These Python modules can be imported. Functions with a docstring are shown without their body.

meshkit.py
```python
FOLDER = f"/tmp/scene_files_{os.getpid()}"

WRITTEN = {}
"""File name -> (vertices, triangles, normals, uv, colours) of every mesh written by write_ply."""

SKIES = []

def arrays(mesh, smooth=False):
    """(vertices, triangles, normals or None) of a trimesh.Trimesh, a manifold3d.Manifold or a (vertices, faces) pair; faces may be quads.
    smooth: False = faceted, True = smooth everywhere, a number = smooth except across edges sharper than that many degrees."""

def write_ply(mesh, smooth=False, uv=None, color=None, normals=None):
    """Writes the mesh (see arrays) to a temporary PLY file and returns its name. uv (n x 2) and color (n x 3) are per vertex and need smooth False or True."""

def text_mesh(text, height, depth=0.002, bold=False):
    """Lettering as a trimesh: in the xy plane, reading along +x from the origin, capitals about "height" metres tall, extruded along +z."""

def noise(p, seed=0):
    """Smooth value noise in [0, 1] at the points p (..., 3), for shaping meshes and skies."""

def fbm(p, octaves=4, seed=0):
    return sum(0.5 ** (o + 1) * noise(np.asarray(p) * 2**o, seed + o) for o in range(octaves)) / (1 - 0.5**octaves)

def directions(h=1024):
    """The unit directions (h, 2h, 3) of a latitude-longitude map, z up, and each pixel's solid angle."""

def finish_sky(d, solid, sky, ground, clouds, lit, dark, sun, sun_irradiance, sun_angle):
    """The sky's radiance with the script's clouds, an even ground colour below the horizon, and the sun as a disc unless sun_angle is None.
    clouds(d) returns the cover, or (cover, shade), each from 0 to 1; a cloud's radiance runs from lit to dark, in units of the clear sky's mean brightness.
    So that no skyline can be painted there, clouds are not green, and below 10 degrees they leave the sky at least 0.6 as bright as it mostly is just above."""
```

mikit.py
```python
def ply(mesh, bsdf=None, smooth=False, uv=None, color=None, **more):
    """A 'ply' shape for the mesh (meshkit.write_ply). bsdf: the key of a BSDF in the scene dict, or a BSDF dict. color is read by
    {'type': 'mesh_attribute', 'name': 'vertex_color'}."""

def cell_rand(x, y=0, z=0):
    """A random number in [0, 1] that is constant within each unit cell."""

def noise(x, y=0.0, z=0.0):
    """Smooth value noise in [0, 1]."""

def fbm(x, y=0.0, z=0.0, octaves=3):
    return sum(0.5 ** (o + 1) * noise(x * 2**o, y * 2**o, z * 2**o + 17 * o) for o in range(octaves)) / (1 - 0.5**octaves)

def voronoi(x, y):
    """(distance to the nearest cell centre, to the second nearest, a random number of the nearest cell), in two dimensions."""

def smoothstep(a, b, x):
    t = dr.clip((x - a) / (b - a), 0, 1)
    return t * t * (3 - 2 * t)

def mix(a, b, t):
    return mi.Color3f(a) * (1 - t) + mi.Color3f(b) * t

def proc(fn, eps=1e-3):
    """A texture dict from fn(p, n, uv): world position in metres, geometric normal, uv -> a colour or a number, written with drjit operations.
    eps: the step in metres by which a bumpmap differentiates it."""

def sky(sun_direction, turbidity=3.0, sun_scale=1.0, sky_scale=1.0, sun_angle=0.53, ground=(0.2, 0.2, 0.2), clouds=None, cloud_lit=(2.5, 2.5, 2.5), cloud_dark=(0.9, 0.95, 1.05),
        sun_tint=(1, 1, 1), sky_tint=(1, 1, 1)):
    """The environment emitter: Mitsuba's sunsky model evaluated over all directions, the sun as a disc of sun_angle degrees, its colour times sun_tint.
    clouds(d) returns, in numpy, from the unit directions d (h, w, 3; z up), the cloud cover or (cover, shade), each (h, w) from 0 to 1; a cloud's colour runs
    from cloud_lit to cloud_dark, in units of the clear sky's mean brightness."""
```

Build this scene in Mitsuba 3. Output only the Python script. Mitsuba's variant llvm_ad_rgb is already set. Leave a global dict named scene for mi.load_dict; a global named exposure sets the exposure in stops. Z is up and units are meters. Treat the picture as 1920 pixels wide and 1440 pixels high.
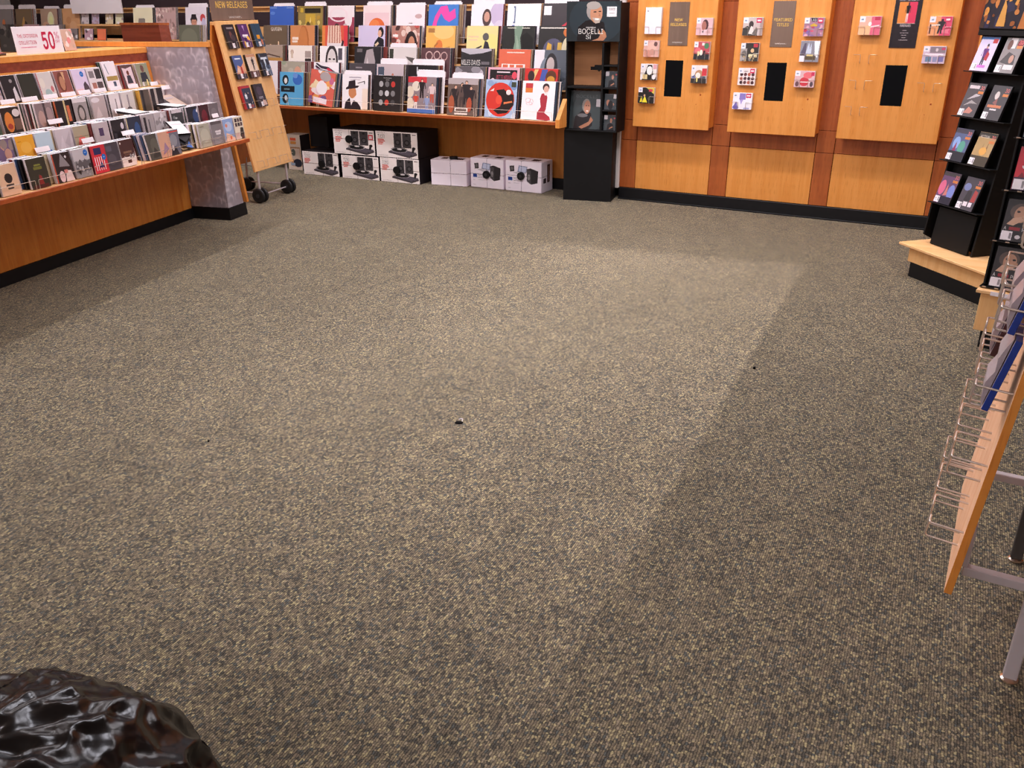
import math, random
import numpy as np
import trimesh
import mitsuba as mi
import drjit as dr
import mikit, meshkit
from mikit import proc, noise, fbm, cell_rand, smoothstep, mix
from shapely.geometry import Polygon, Point, box as sbox

T = mi.ScalarTransform4f
R = random.Random(7)
scene, labels, _count = {}, {}, {}

# ------------------------------------------------------------------ camera, light, exposure
CAM_H, PITCH, ROLL, YAW, F = 1.57, math.radians(23.86), math.radians(-0.47), math.radians(30.0), 1596.0
_fw = np.array([-math.sin(YAW) * math.cos(PITCH), math.cos(YAW) * math.cos(PITCH), -math.sin(PITCH)])
_rt = np.array([math.cos(YAW), math.sin(YAW), 0.0])
_up = np.cross(_rt, _fw)
_up2 = _up * math.cos(ROLL) - _rt * math.sin(ROLL)
scene['camera'] = {'type': 'perspective', 'fov_axis': 'x', 'fov': 2 * math.degrees(math.atan(960 / F)), 'near_clip': 0.02,
                   'to_world': T().look_at(origin=[0, 0, CAM_H], target=[float(v) for v in np.array([0, 0, CAM_H]) + _fw], up=[float(v) for v in _up2])}
exposure = 0.1
CEIL = 3.2
LAMP = (16.0, 15.8, 17.4)          # radiance of the recessed ceiling panels
SPOT = (225.0, 213.0, 222.0)       # radiance of the small round downlights along the racks
# (x, y) of the recessed panels, and of the downlights that wash the display walls
PANELS = [(-2.2, 4.3), (-2.0, 2.9), (-0.6, -2.6), (-2.4, -2.8), (-4.6, -2.6), (1.6, -2.8), (-5.4, -0.9), (-8.2, 2.0)]
DOWNLIGHTS = [(-9.6, 5.7), (-7.9, 5.7), (-6.5, 5.7), (-5.3, 5.7), (-4.2, 5.7), (-3.2, 5.8), (-2.45, 5.85), (-1.65, 5.85), (-0.8, 5.85), (0.1, 5.6), (-5.2, 2.3), (-5.5, 3.5), (-5.75, 4.5), (-5.3, 1.0), (-0.9, 4.7)]

def L(c):
    """sRGB hex or 0-255 triple -> linear colour"""
    if isinstance(c, str):
        c = c.lstrip('#')
        if len(c) == 3:
            c = ''.join(k * 2 for k in c)
        c = [int(c[i:i + 2], 16) for i in (0, 2, 4)]
    return tuple(v / 255 / 12.92 if v / 255 <= 0.04045 else ((v / 255 + 0.055) / 1.055) ** 2.4 for v in c)

def rgb(c):
    return {'type': 'rgb', 'value': list(L(c) if isinstance(c, (str,)) or max(c) > 1.01 else c)}

# ------------------------------------------------------------------ materials
def mat(name, col, rough=0.5, metal=0.0, spec=0.5, **k):
    scene[name] = {'type': 'twosided', 'b': {'type': 'principled', 'base_color': col if isinstance(col, dict) and col.get('type') != 'rgb' else (col if isinstance(col, dict) else rgb(col)),
                   'roughness': rough, 'metallic': metal, 'specular': spec, **k}}

def wood(light, dark, streak, axis=2, scale=1.0):
    light, dark, streak = mi.Color3f(*L(light)), mi.Color3f(*L(dark)), mi.Color3f(*L(streak))
    def fn(p, n, uv):
        a = [p.x * 38 * scale, p.y * 38 * scale, p.z * 38 * scale]
        a[axis] = a[axis] * 0.05
        g = fbm(a[0], a[1], a[2], 4)
        big = fbm(p.x * 1.7, p.y * 1.7, p.z * 1.7, 3)
        fine = noise(a[0] * 9, a[1] * 9, a[2] * 9)
        c = mix(light, dark, smoothstep(0.3, 0.75, g) * 0.75 + 0.25 * big)
        return mix(c, streak, smoothstep(0.62, 0.95, fine) * 0.35)
    return proc(fn)

mat('maple', wood('#e59a4e', '#d98a3c', '#c07528'), 0.38)
mat('maple_pale', wood('#edbb80', '#e4ac6c', '#cf9656'), 0.42)
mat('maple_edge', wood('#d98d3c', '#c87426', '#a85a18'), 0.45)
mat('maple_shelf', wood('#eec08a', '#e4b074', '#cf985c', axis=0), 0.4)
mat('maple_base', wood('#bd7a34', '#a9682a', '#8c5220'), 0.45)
mat('cherry', wood('#b3602c', '#9c4c20', '#7e3814'), 0.4)
mat('cherry_flat', wood('#8e3f24', '#7a3019', '#5e2210', axis=0), 0.42)
mat('cherry_edge', wood('#b05526', '#9a4319', '#7a3010', axis=0), 0.4)
mat('salmon_board', wood('#efbf98', '#e6ae86', '#d69a70'), 0.45)
mat('seam', '#20100a', 0.9)
mat('rubber_base', '#0a0a0d', 0.5, 0.0, 0.35)
mat('black_board', '#08080a', 0.55, 0.0, 0.3)
mat('black_matte', '#060608', 0.85, 0.0, 0.12)
mat('black_gloss', '#0c0c0e', 0.18)
mat('white_card', '#efe6ea', 0.55)
mat('white_plastic', '#f2ebee', 0.3)
mat('plaster', '#d6cdc8', 0.85)
mat('ceiling_tile', '#d9d2ca', 0.9)
mat('chrome', '#d8c6b6', 0.22, 1.0)
mat('wire', '#ded0c4', 0.3, 0.75)
mat('clear_rim', '#e4d6c8', 0.15, 0.0, 0.8)
mat('steel_paint', '#c2b8ba', 0.4, 0.2)
mat('steel_dark', '#4a4644', 0.4, 0.3)
mat('rubber_wheel', '#141416', 0.5)
mat('hub', '#2c2c30', 0.35)
mat('cardboard', wood('#a8754e', '#9c6a45', '#8f5e3c', axis=0, scale=0.4), 0.85)
mat('dark_wall', '#33242a', 0.8)
mat('dark_wood', wood('#6a4224', '#5a361c', '#4a2a14', axis=0), 0.5)
scene['print'] = {'type': 'twosided', 'b': {'type': 'principled', 'base_color': {'type': 'mesh_attribute', 'name': 'vertex_color'}, 'roughness': 0.32, 'specular': 0.45}}
scene['print_matte'] = {'type': 'twosided', 'b': {'type': 'principled', 'base_color': {'type': 'mesh_attribute', 'name': 'vertex_color'}, 'roughness': 0.6, 'specular': 0.3}}
scene['bag_film'] = {'type': 'twosided', 'b': {'type': 'principled', 'base_color': rgb('#070507'), 'roughness': 0.24, 'specular': 0.4}}

def swirl_fn(p, n, uv):
    # brushed laminate: overlapping arcs of rubbing, worn unevenly
    s = p.x * 0.23 + p.y * 0.97 + p.x * 0.55
    v = mi.Float(0)
    for i, (f, o) in enumerate(((9.0, 0.0), (12.5, 0.37), (15.0, 0.71))):
        a, b = s * f + o + 0.35 * noise(p.z * 7, s * 5, i), p.z * f * 0.75 + o * 2 + 0.4 * noise(s * 6, p.z * 5, i + 9)
        cx, cz = dr.floor(a), dr.floor(b)
        dx = a - cx - 0.5 + (cell_rand(cx, cz, i) - 0.5) * 0.6
        dz = b - cz - 0.5 + (cell_rand(cx, cz, i + 5) - 0.5) * 0.6
        d = dr.sqrt(dx * dx + dz * dz)
        v += dr.exp(-dr.square((d - 0.34) / 0.11)) * smoothstep(-0.3, 0.6, dx * (cell_rand(cx, cz, i + 8) - 0.3) * 2 + dz * 0.6) * cell_rand(cx, cz, i + 12)
    g = fbm(s * 5, p.z * 5, 0.0, 4)
    return mix(mi.Color3f(*L('#9c939c')), mi.Color3f(*L('#e2d9e0')), dr.clip(v * 0.95 + g * 0.5 - 0.14, 0, 1))
mat('swirl_laminate', proc(swirl_fn), 0.35, 0.25)

_ca, _sa = math.cos(math.radians(3.5)), math.sin(math.radians(3.5))
CARPET = [mi.Color3f(*L(c)) for c in ('#716859', '#897d66', '#545049', '#a99c7a', '#796d5d', '#5b5d5a', '#948773')]
def carpet_fn(p, n, uv):
    r = p.x * _ca + p.y * _sa
    l = -p.x * _sa + p.y * _ca
    r0, l0 = r, l
    r = r0 + 0.0034 * (noise(r0 * 190, l0 * 190, 1.0) - 0.5)
    l = l0 + 0.0075 * (noise(r0 * 170, l0 * 150, 5.0) - 0.5)
    rib = dr.floor(r / 0.0066)
    fr = r / 0.0066 - rib
    off = cell_rand(rib, 3, 1)
    cell = dr.floor(l / 0.0076 + off)
    fl = l / 0.0076 + off - cell
    k = cell_rand(rib, cell, 7)
    c = CARPET[0]
    for i, t in enumerate((0.24, 0.46, 0.64, 0.74, 0.86, 0.93)):
        c = dr.select(k > t, CARPET[i + 1], c)
    gap = (1.06 - dr.square(2 * fr - 1) * 0.75) * (1.03 - dr.square(2 * fl - 1) * 0.35)
    big = fbm(r * 1.1, l * 1.1, 0.0, 3) * 0.18 + fbm(r * 16, l * 16, 4.0, 2) * 0.26 + 0.78
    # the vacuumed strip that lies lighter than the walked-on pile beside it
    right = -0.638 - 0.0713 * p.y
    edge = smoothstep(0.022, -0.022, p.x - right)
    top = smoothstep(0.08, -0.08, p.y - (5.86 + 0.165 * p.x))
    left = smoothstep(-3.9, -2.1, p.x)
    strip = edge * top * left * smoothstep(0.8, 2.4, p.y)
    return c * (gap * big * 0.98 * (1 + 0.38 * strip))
mat('carpet', proc(carpet_fn), 0.95, 0.0, 0.1)

# ------------------------------------------------------------------ helpers: names, entries
def nm(base, parent=None):
    k = (parent + '__' if parent else '') + base
    n = _count.get(k, 0)
    _count[k] = n + 1
    return k if n == 0 else f'{k}_{n:03d}'

def thing(base, label, cat, group=None):
    k = nm(base)
    labels[k] = {'label': label, 'category': cat}
    if group:
        labels[k]['group'] = group
    return k

def put(k, geom, material=None, M=None, smooth=False):
    d = dict(geom) if isinstance(geom, dict) else mikit.ply(geom, material, smooth)
    if material and isinstance(geom, dict):
        d['bsdf'] = {'type': 'ref', 'id': material}
    if M is not None:
        d['to_world'] = T(np.asarray(M, float))
    scene[k] = d
    return k

def part(parent, base, geom, material=None, M=None, label=None, smooth=False, kind=None):
    k = put(nm(base, parent), geom, material, M, smooth)
    if label or kind:
        labels[k] = {}
        if label:
            labels[k]['label'] = label
        if kind:
            labels[k]['kind'] = kind
    return k

def solo(base, geom, material, label, cat, group=None, M=None, smooth=False):
    k = thing(base, label, cat, group)
    return put(k, geom, material, M, smooth)

def struct(k, geom, material, label=None, M=None):
    put(k, geom, material, M)
    labels[k] = {'kind': 'structure'}
    if label:
        labels[k]['label'] = label
    return k

# ------------------------------------------------------------------ helpers: meshes
def pose(pos, phi=0.0, tilt=0.0, roll=0.0):
    """x axis turned by phi degrees about z, then leaned back (top towards +y) by tilt, rolled in its own plane by roll"""
    p, t, r = (math.radians(v) for v in (phi, tilt, roll))
    Rz = np.array([[math.cos(p), -math.sin(p), 0], [math.sin(p), math.cos(p), 0], [0, 0, 1]])
    Rx = np.array([[1, 0, 0], [0, math.cos(t), math.sin(t)], [0, -math.sin(t), math.cos(t)]])
    Ry = np.array([[math.cos(r), 0, math.sin(r)], [0, 1, 0], [-math.sin(r), 0, math.cos(r)]])
    M = np.eye(4)
    M[:3, :3] = Rz @ Rx @ Ry
    M[:3, 3] = pos
    return M

def mv(m, M):
    m = m.copy()
    m.apply_transform(M)
    return m

def bx(x0, x1, y0, y1, z0, z1, c=0.002):
    """box with chamfered edges"""
    s = np.array([x1 - x0, y1 - y0, z1 - z0], float)
    c = min(c, 0.4 * s.min())
    if c <= 0:
        m = trimesh.creation.box(extents=s)
    else:
        pts = []
        for sx in (-1, 1):
            for sy in (-1, 1):
                for sz in (-1, 1):
                    q = np.array([sx, sy, sz]) * s / 2
                    for k in range(3):
                        o = q.copy()
                        for j in range(3):
                            if j != k:
                                o[j] -= np.sign(q[j]) * c
                        pts.append(o)
        m = trimesh.Trimesh(np.array(pts)).convex_hull
    m.apply_translation([(x0 + x1) / 2, (y0 + y1) / 2, (z0 + z1) / 2])
    return m

def cat(*ms):
    return trimesh.util.concatenate([m for m in ms])

def extrude(pts, depth, M=None):
    """polygon pts (2-D) extruded along +z by depth"""
    m = trimesh.creation.extrude_polygon(Polygon(pts), depth, engine='earcut')
    if M is not None:
        m.apply_transform(M)
    return m

def prism_x(pts_yz, x0, x1):
    M = np.array([[0, 0, 1, x0], [1, 0, 0, 0], [0, 1, 0, 0], [0, 0, 0, 1.0]])
    return extrude(pts_yz, x1 - x0, M)

def tube(pts, r=0.0016, sides=6, fillet=0.0):
    p = [np.asarray(q, float) for q in pts]
    if fillet:
        q = [p[0]]
        for a, b, c in zip(p, p[1:], p[2:]):
            u, v = a - b, c - b
            f = min(fillet, 0.45 * np.linalg.norm(u), 0.45 * np.linalg.norm(v))
            u, v = b + u / np.linalg.norm(u) * f, b + v / np.linalg.norm(v) * f
            for t in (0, 0.33, 0.67, 1):
                q.append(u * (1 - t) ** 2 + 2 * b * t * (1 - t) + v * t * t)
        p = q + [p[-1]]
    p = np.array(p)
    d = np.gradient(p, axis=0) if len(p) > 2 else np.repeat([p[1] - p[0]], 2, 0)
    d /= np.linalg.norm(d, axis=1, keepdims=True) + 1e-12
    ref = np.array([0.31, 0.52, 0.79])
    a = np.cross(d, ref)
    a /= np.linalg.norm(a, axis=1, keepdims=True) + 1e-12
    b = np.cross(d, a)
    ang = np.arange(sides) * 2 * math.pi / sides
    v = p[:, None] + r * (np.cos(ang)[None, :, None] * a[:, None] + np.sin(ang)[None, :, None] * b[:, None])
    f = []
    n = len(p)
    for i in range(n - 1):
        for j in range(sides):
            k = (j + 1) % sides
            A, B, C, D = i * sides + j, i * sides + k, (i + 1) * sides + k, (i + 1) * sides + j
            f += [[A, C, B], [A, D, C]]
    for j in range(1, sides - 1):
        f += [[0, j, j + 1], [(n - 1) * sides, (n - 1) * sides + j + 1, (n - 1) * sides + j]]
    return trimesh.Trimesh(v.reshape(-1, 3), f, process=False)

def cyl(p0, p1, r, sides=24):
    return trimesh.creation.cylinder(radius=r, segment=[p0, p1], sections=sides)

def lathe(profile, sides=28):
    return trimesh.creation.revolve(np.array(profile, float), sections=sides)

# ------------------------------------------------------------------ helpers: flat print as coloured layers
UNIT = sbox(0, 0, 1, 1)
_txt = {}
def text_tris(s, bold=False):
    if (s, bold) not in _txt:
        m = meshkit.text_mesh(s, 1.0, 0.1, bold)
        up = m.face_normals[:, 2] > 0.9
        v = np.array(m.vertices)[:, :2]
        f = np.array(m.faces)[up]
        u = np.unique(f)
        lo, hi = v[u].min(0), v[u].max(0)
        _txt[s, bold] = (v - [(lo[0] + hi[0]) / 2, 0], f, hi[0] - lo[0])
    return _txt[s, bold]

def art_mesh(w, h, shapes, bg, step=0.00012):
    """shapes in unit coordinates of a w x h sheet (origin at bottom left); the sheet spans x -w/2..w/2, z 0..h and faces -y"""
    V, Fc, C, n, lay = [], [], [], 0, 0
    step = min(step, .0022 / (len(shapes) + 1))
    def add(v, f, c):
        nonlocal n, lay
        v = np.asarray(v, float)
        f = np.asarray(f, int)
        if len(f) == 0:
            return
        a, b, d = v[f[:, 0]], v[f[:, 1]], v[f[:, 2]]
        area = (b[:, 0] - a[:, 0]) * (d[:, 1] - a[:, 1]) - (b[:, 1] - a[:, 1]) * (d[:, 0] - a[:, 0])
        f = np.where((area < 0)[:, None], f[:, ::-1], f)
        V.append(np.column_stack([v[:, 0] - w / 2, np.full(len(v), -lay * step), v[:, 1]]))
        Fc.append(f + n)
        C.append(np.tile(L(c), (len(v), 1)))
        n += len(v)
        lay += 1
    def poly(g, c):
        g = g.intersection(UNIT) if g.is_valid else g.buffer(0).intersection(UNIT)
        vs, fs, k = [], [], 0
        for q in getattr(g, 'geoms', [g]):
            if q.geom_type != 'Polygon' or q.area < 1e-6:
                continue
            v, f = trimesh.creation.triangulate_polygon(q, engine='earcut')
            vs.append(v); fs.append(f + k); k += len(v)
        if vs:
            add(np.vstack(vs) * [w, h], np.vstack(fs), c)
    add([[0, 0], [w, 0], [w, h], [0, h]], [[0, 1, 2], [0, 2, 3]], bg)
    for s in shapes:
        k = s[0]
        if k == 'r':
            poly(sbox(s[1], s[2], s[3], s[4]), s[5])
        elif k == 'e':
            a = np.linspace(0, 2 * math.pi, 22, endpoint=False)
            poly(Polygon(np.column_stack([s[1] + s[3] * np.cos(a), s[2] + s[4] * np.sin(a)])), s[5])
        elif k == 'o':   # ring
            a = np.linspace(0, 2 * math.pi, 26, endpoint=False)
            e = lambda q: np.column_stack([s[1] + s[3] * q * np.cos(a), s[2] + s[4] * q * np.sin(a)])
            poly(Polygon(e(1.0), [e(s[5])]), s[6])
        elif k == 'p':
            poly(Polygon(s[1]), s[2])
        elif k == 't':   # text, centre x, baseline y, height, colour, optional width, bold
            v, f, tw = text_tris(s[1], len(s) > 7 and s[7])
            hh = s[4] * h
            sx = hh if len(s) < 7 or not s[6] else s[6] * w / tw
            add(v * [sx, hh] + [s[2] * w, s[3] * h], f, s[5])
    return np.vstack(V), np.vstack(Fc), np.vstack(C)

_art = {}
def art(w, h, shapes, bg, mat_='print'):
    key = repr((w, h, shapes, bg, mat_))
    if key not in _art:
        v, f, c = art_mesh(w, h, shapes, bg)
        _art[key] = mikit.ply((v, f), mat_, False, color=c)
    return _art[key]

def bust(cx, by, s, skin, cloth, hair, long=False):
    """head and shoulders, s = total height"""
    o = []
    o.append(('p', [(cx - .52 * s, by - .02), (cx - .5 * s, by + .22 * s), (cx - .36 * s, by + .36 * s), (cx - .12 * s, by + .44 * s), (cx + .12 * s, by + .44 * s), (cx + .36 * s, by + .36 * s), (cx + .5 * s, by + .22 * s), (cx + .52 * s, by - .02)], cloth))
    if long:
        o.append(('e', cx, by + .62 * s, .27 * s, .36 * s, hair))
    o.append(('r', cx - .08 * s, by + .38 * s, cx + .08 * s, by + .58 * s, skin))
    o.append(('e', cx, by + .8 * s, .2 * s, .22 * s, hair))
    o.append(('e', cx + .01 * s, by + .7 * s, .165 * s, .22 * s, skin))
    o.append(('e', cx - .06 * s, by + .73 * s, .025 * s, .015 * s, hair))
    o.append(('e', cx + .08 * s, by + .73 * s, .025 * s, .015 * s, hair))
    o.append(('e', cx + .01 * s, by + .6 * s, .05 * s, .015 * s, '#8c4038'))
    return o

def figure(cx, by, s, skin, top, legs, hair, lean=0.0, hat=None):
    q = lambda x, y: (cx + (x + lean * y) * s, by + y * s)
    o = [('p', [q(-.13, 0), q(-.03, 0), q(0, .4), q(.05, 0), q(.14, 0), q(.12, .5), q(-.12, .5)], legs),
         ('p', [q(-.13, .46), q(.13, .46), q(.2, .8), q(.24, .5), q(.29, .52), q(.22, .86), q(.06, .88), q(-.06, .88), q(-.22, .86), q(-.29, .52), q(-.24, .5), q(-.2, .8)], top),
         ('e', *q(0, .955), .075 * s, .085 * s, hair), ('e', *q(.005, .935), .06 * s, .07 * s, skin)]
    if hat:
        o += [('e', *q(0, 1.0), .13 * s, .02 * s, hat), ('p', [q(-.08, 1.0), q(.08, 1.0), q(.07, 1.09), q(-.07, 1.09)], hat)]
    return o

def blobs(seed, n, cols, r0=.05, r1=.2, box=(0, 0, 1, 1), ang=True):
    g = random.Random(seed)
    o = []
    for i in range(n):
        cx, cy = g.uniform(box[0], box[2]), g.uniform(box[1], box[3])
        c = g.choice(cols)
        rx, ry = g.uniform(r0, r1), g.uniform(r0, r1)
        if ang and g.random() < .6:
            k = g.randint(4, 7)
            a0 = g.uniform(0, 6.28)
            rad = [g.uniform(.6, 1.1) for _ in range(k)]
            o.append(('p', [(cx + rx * rad[j] * math.cos(a0 + 6.283 * j / k), cy + ry * rad[j] * math.sin(a0 + 6.283 * j / k)) for j in range(k)], c))
        else:
            o.append(('e', cx, cy, rx, ry, c))
    return o

def lines(x0, x1, y0, y1, n, c, fill=.5, seed=1):
    """rows of small print too small to read"""
    g = random.Random(seed)
    d = (y1 - y0) / n
    return [('r', x0, y0 + i * d, x0 + (x1 - x0) * g.uniform(.6, 1), y0 + (i + fill) * d, c) for i in range(n)]

# ------------------------------------------------------------------ flat cases and sleeves
_case = {}
def case_ply(w, h, t, front, side, top, mat_='print', c=.0012):
    """a closed case or sleeve: x -w/2..w/2, y 0..t (front at y = 0), z 0..h, coloured per face"""
    key = (round(w, 4), round(h, 4), round(t, 4), front, side, top, mat_)
    if key not in _case:
        m = bx(-w / 2, w / 2, 0, t, 0, h, min(c, t * .3))
        n = m.face_normals
        v = np.array(m.vertices)[m.faces].reshape(-1, 3)
        col = np.where((n[:, 1] < -.8)[:, None], L(front), np.where((n[:, 2] > .55)[:, None], L(top), L(side)))
        _case[key] = mikit.ply((v, np.arange(len(v)).reshape(-1, 3)), mat_, False, color=np.repeat(col, 3, 0))
    return _case[key]

PRICE = [('r', .0, .0, .26, .2, '#efe6ea')]
def price(x=.03, y=.02, w=.27, h=.2):
    return [('r', x, y, x + w, y + h, '#f1e8ec'), ('r', x + .03, y + h * .55, x + w * .5, y + h * .62, '#9a9298'), ('r', x + .03, y + h * .3, x + w * .6, y + h * .38, '#b4acb0'), ('r', x + w * .72, y + h * .2, x + w * .93, y + h * .85, '#8d868c')]

def disc_case(base, label, cat_, group, w, h, t, M, bg, shapes, side='#1c1c20', top='#cfc4c8', cover_label=None):
    k = thing(base, label, cat_, group)
    part(k, 'case', case_ply(w, h, t, bg, side, top), None, M)
    Mc = np.array(M) @ np.array([[1, 0, 0, 0], [0, 1, 0, -.0006], [0, 0, 1, .0], [0, 0, 0, 1.0]])
    part(k, 'cover_print', art(round(w - .003, 4), round(h - .003, 4), shapes, bg), None, Mc, cover_label)
    return k

def plain_case(base, label, cat_, group, w, h, t, M, front, side, top):
    k = thing(base, label, cat_, group)
    return put(k, case_ply(w, h, t, front, side, top), None, M)

# ------------------------------------------------------------------ room shell
YW = 7.12
struct('floor', bx(-12.2, 4.2, -3.2, 7.8, -0.05, 0.0, 0), 'carpet', 'grey-green flecked loop carpet with a lighter vacuumed strip')
struct('ceiling', bx(-12.2, 4.2, -3.2, 7.8, CEIL, CEIL + .05, 0), 'ceiling_tile')
struct('wall_back', cat(bx(-12.2, -3.0, 7.6, 7.7, 0, CEIL, 0), bx(-3.0, 4.2, 7.136, 7.7, 0, CEIL, 0)), 'seam', 'back wall clad in maple panels and cherry stiles')
struct('wall_left', bx(-12.28, -12.2, -3.2, 7.7, 0, CEIL, 0), 'plaster')
struct('wall_right', bx(4.2, 4.28, -3.2, 7.7, 0, CEIL, 0), 'plaster')
struct('wall_front', bx(-12.2, 4.2, -3.28, -3.2, 0, CEIL, 0), 'plaster')
struct('baseboard_back', cat(bx(-2.985, 4.2, 7.1, 7.135, 0, .1, .004), bx(-2.985, 4.2, 7.085, 7.1, 0, .012, .003)), 'rubber_base', 'black rubber cove base below the wood cladding')
struct('trim_1', bx(-3.045, -2.992, 7.1, 7.598, .09, CEIL, .003), 'plaster', 'pale plaster end of the clad wall beside the black display tower')
# cladding: columns of cherry stiles and maple panels, horizontal joints at three heights
cols = [(-2.99, -2.844, 's'), (-2.844, -2.181, 'p'), (-2.181, -2.028, 's'), (-2.028, -1.347, 'p'), (-1.347, -1.206, 's'), (-1.206, -.492, 'p'), (-.492, -.345, 's'), (-.345, .33, 'p'), (.33, .48, 's'), (.48, 1.15, 'p'), (1.15, 1.3, 's'), (1.3, 1.97, 'p'), (1.97, 2.12, 's'), (2.12, 2.8, 'p'), (2.8, 4.2, 's')]
G = .0022
for a, b, k in cols:
    for z0, z1 in ((.1, .512), (.512, .68), (.68, 1.603), (1.603, 2.4), (2.4, 3.0)):
        maple = k == 'p' and z0 < .2
        dz = .0015
        part('wall_back', 'panel' if maple else ('stile' if k == 's' else 'rail'), bx(a + G, b - G, YW, 7.135, z0 + dz, z1 - dz, .0015), 'maple' if maple else 'cherry')

# lamps in the ceiling (above the frame): recessed panels and round downlights
for i, (x, y) in enumerate(PANELS):
    k = thing('ceiling_light', 'recessed white ceiling light panel above the shop floor', 'light', 'recessed ceiling panels')
    part(k, 'frame', cat(bx(x - .62, x + .62, y - .32, y - .3, CEIL - .03, CEIL - .001), bx(x - .62, x + .62, y + .3, y + .32, CEIL - .03, CEIL - .001), bx(x - .62, x - .6, y - .3, y + .3, CEIL - .03, CEIL - .001), bx(x + .6, x + .62, y - .3, y + .3, CEIL - .03, CEIL - .001)), 'white_plastic')
    e = mikit.ply((np.array([[x - .6, y - .3, CEIL - .02], [x + .6, y - .3, CEIL - .02], [x + .6, y + .3, CEIL - .02], [x - .6, y + .3, CEIL - .02]]), np.array([[0, 2, 1], [0, 3, 2]])), 'white_plastic')
    e['emitter'] = {'type': 'area', 'radiance': {'type': 'rgb', 'value': list(LAMP)}}
    scene[nm('diffuser', k)] = e
for x, y in DOWNLIGHTS:
    k = thing('downlight', 'round recessed downlight in the ceiling near the display walls', 'light', 'round downlights')
    a = np.arange(20) * 2 * math.pi / 20
    ring = np.column_stack([x + .085 * np.cos(a), y + .085 * np.sin(a), np.full(20, CEIL - .012)])
    part(k, 'rim', lathe([(.085, 0), (.11, 0), (.11, .011), (.085, .011), (.085, 0)], 20), 'white_plastic', pose((x, y, CEIL - .012)))
    e = mikit.ply((np.vstack([ring, [[x, y, CEIL - .012]]]), np.array([[20, (j + 1) % 20, j] for j in range(20)])), 'white_plastic')
    e['emitter'] = {'type': 'area', 'radiance': {'type': 'rgb', 'value': list(SPOT)}}
    scene[nm('lens', k)] = e

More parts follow.
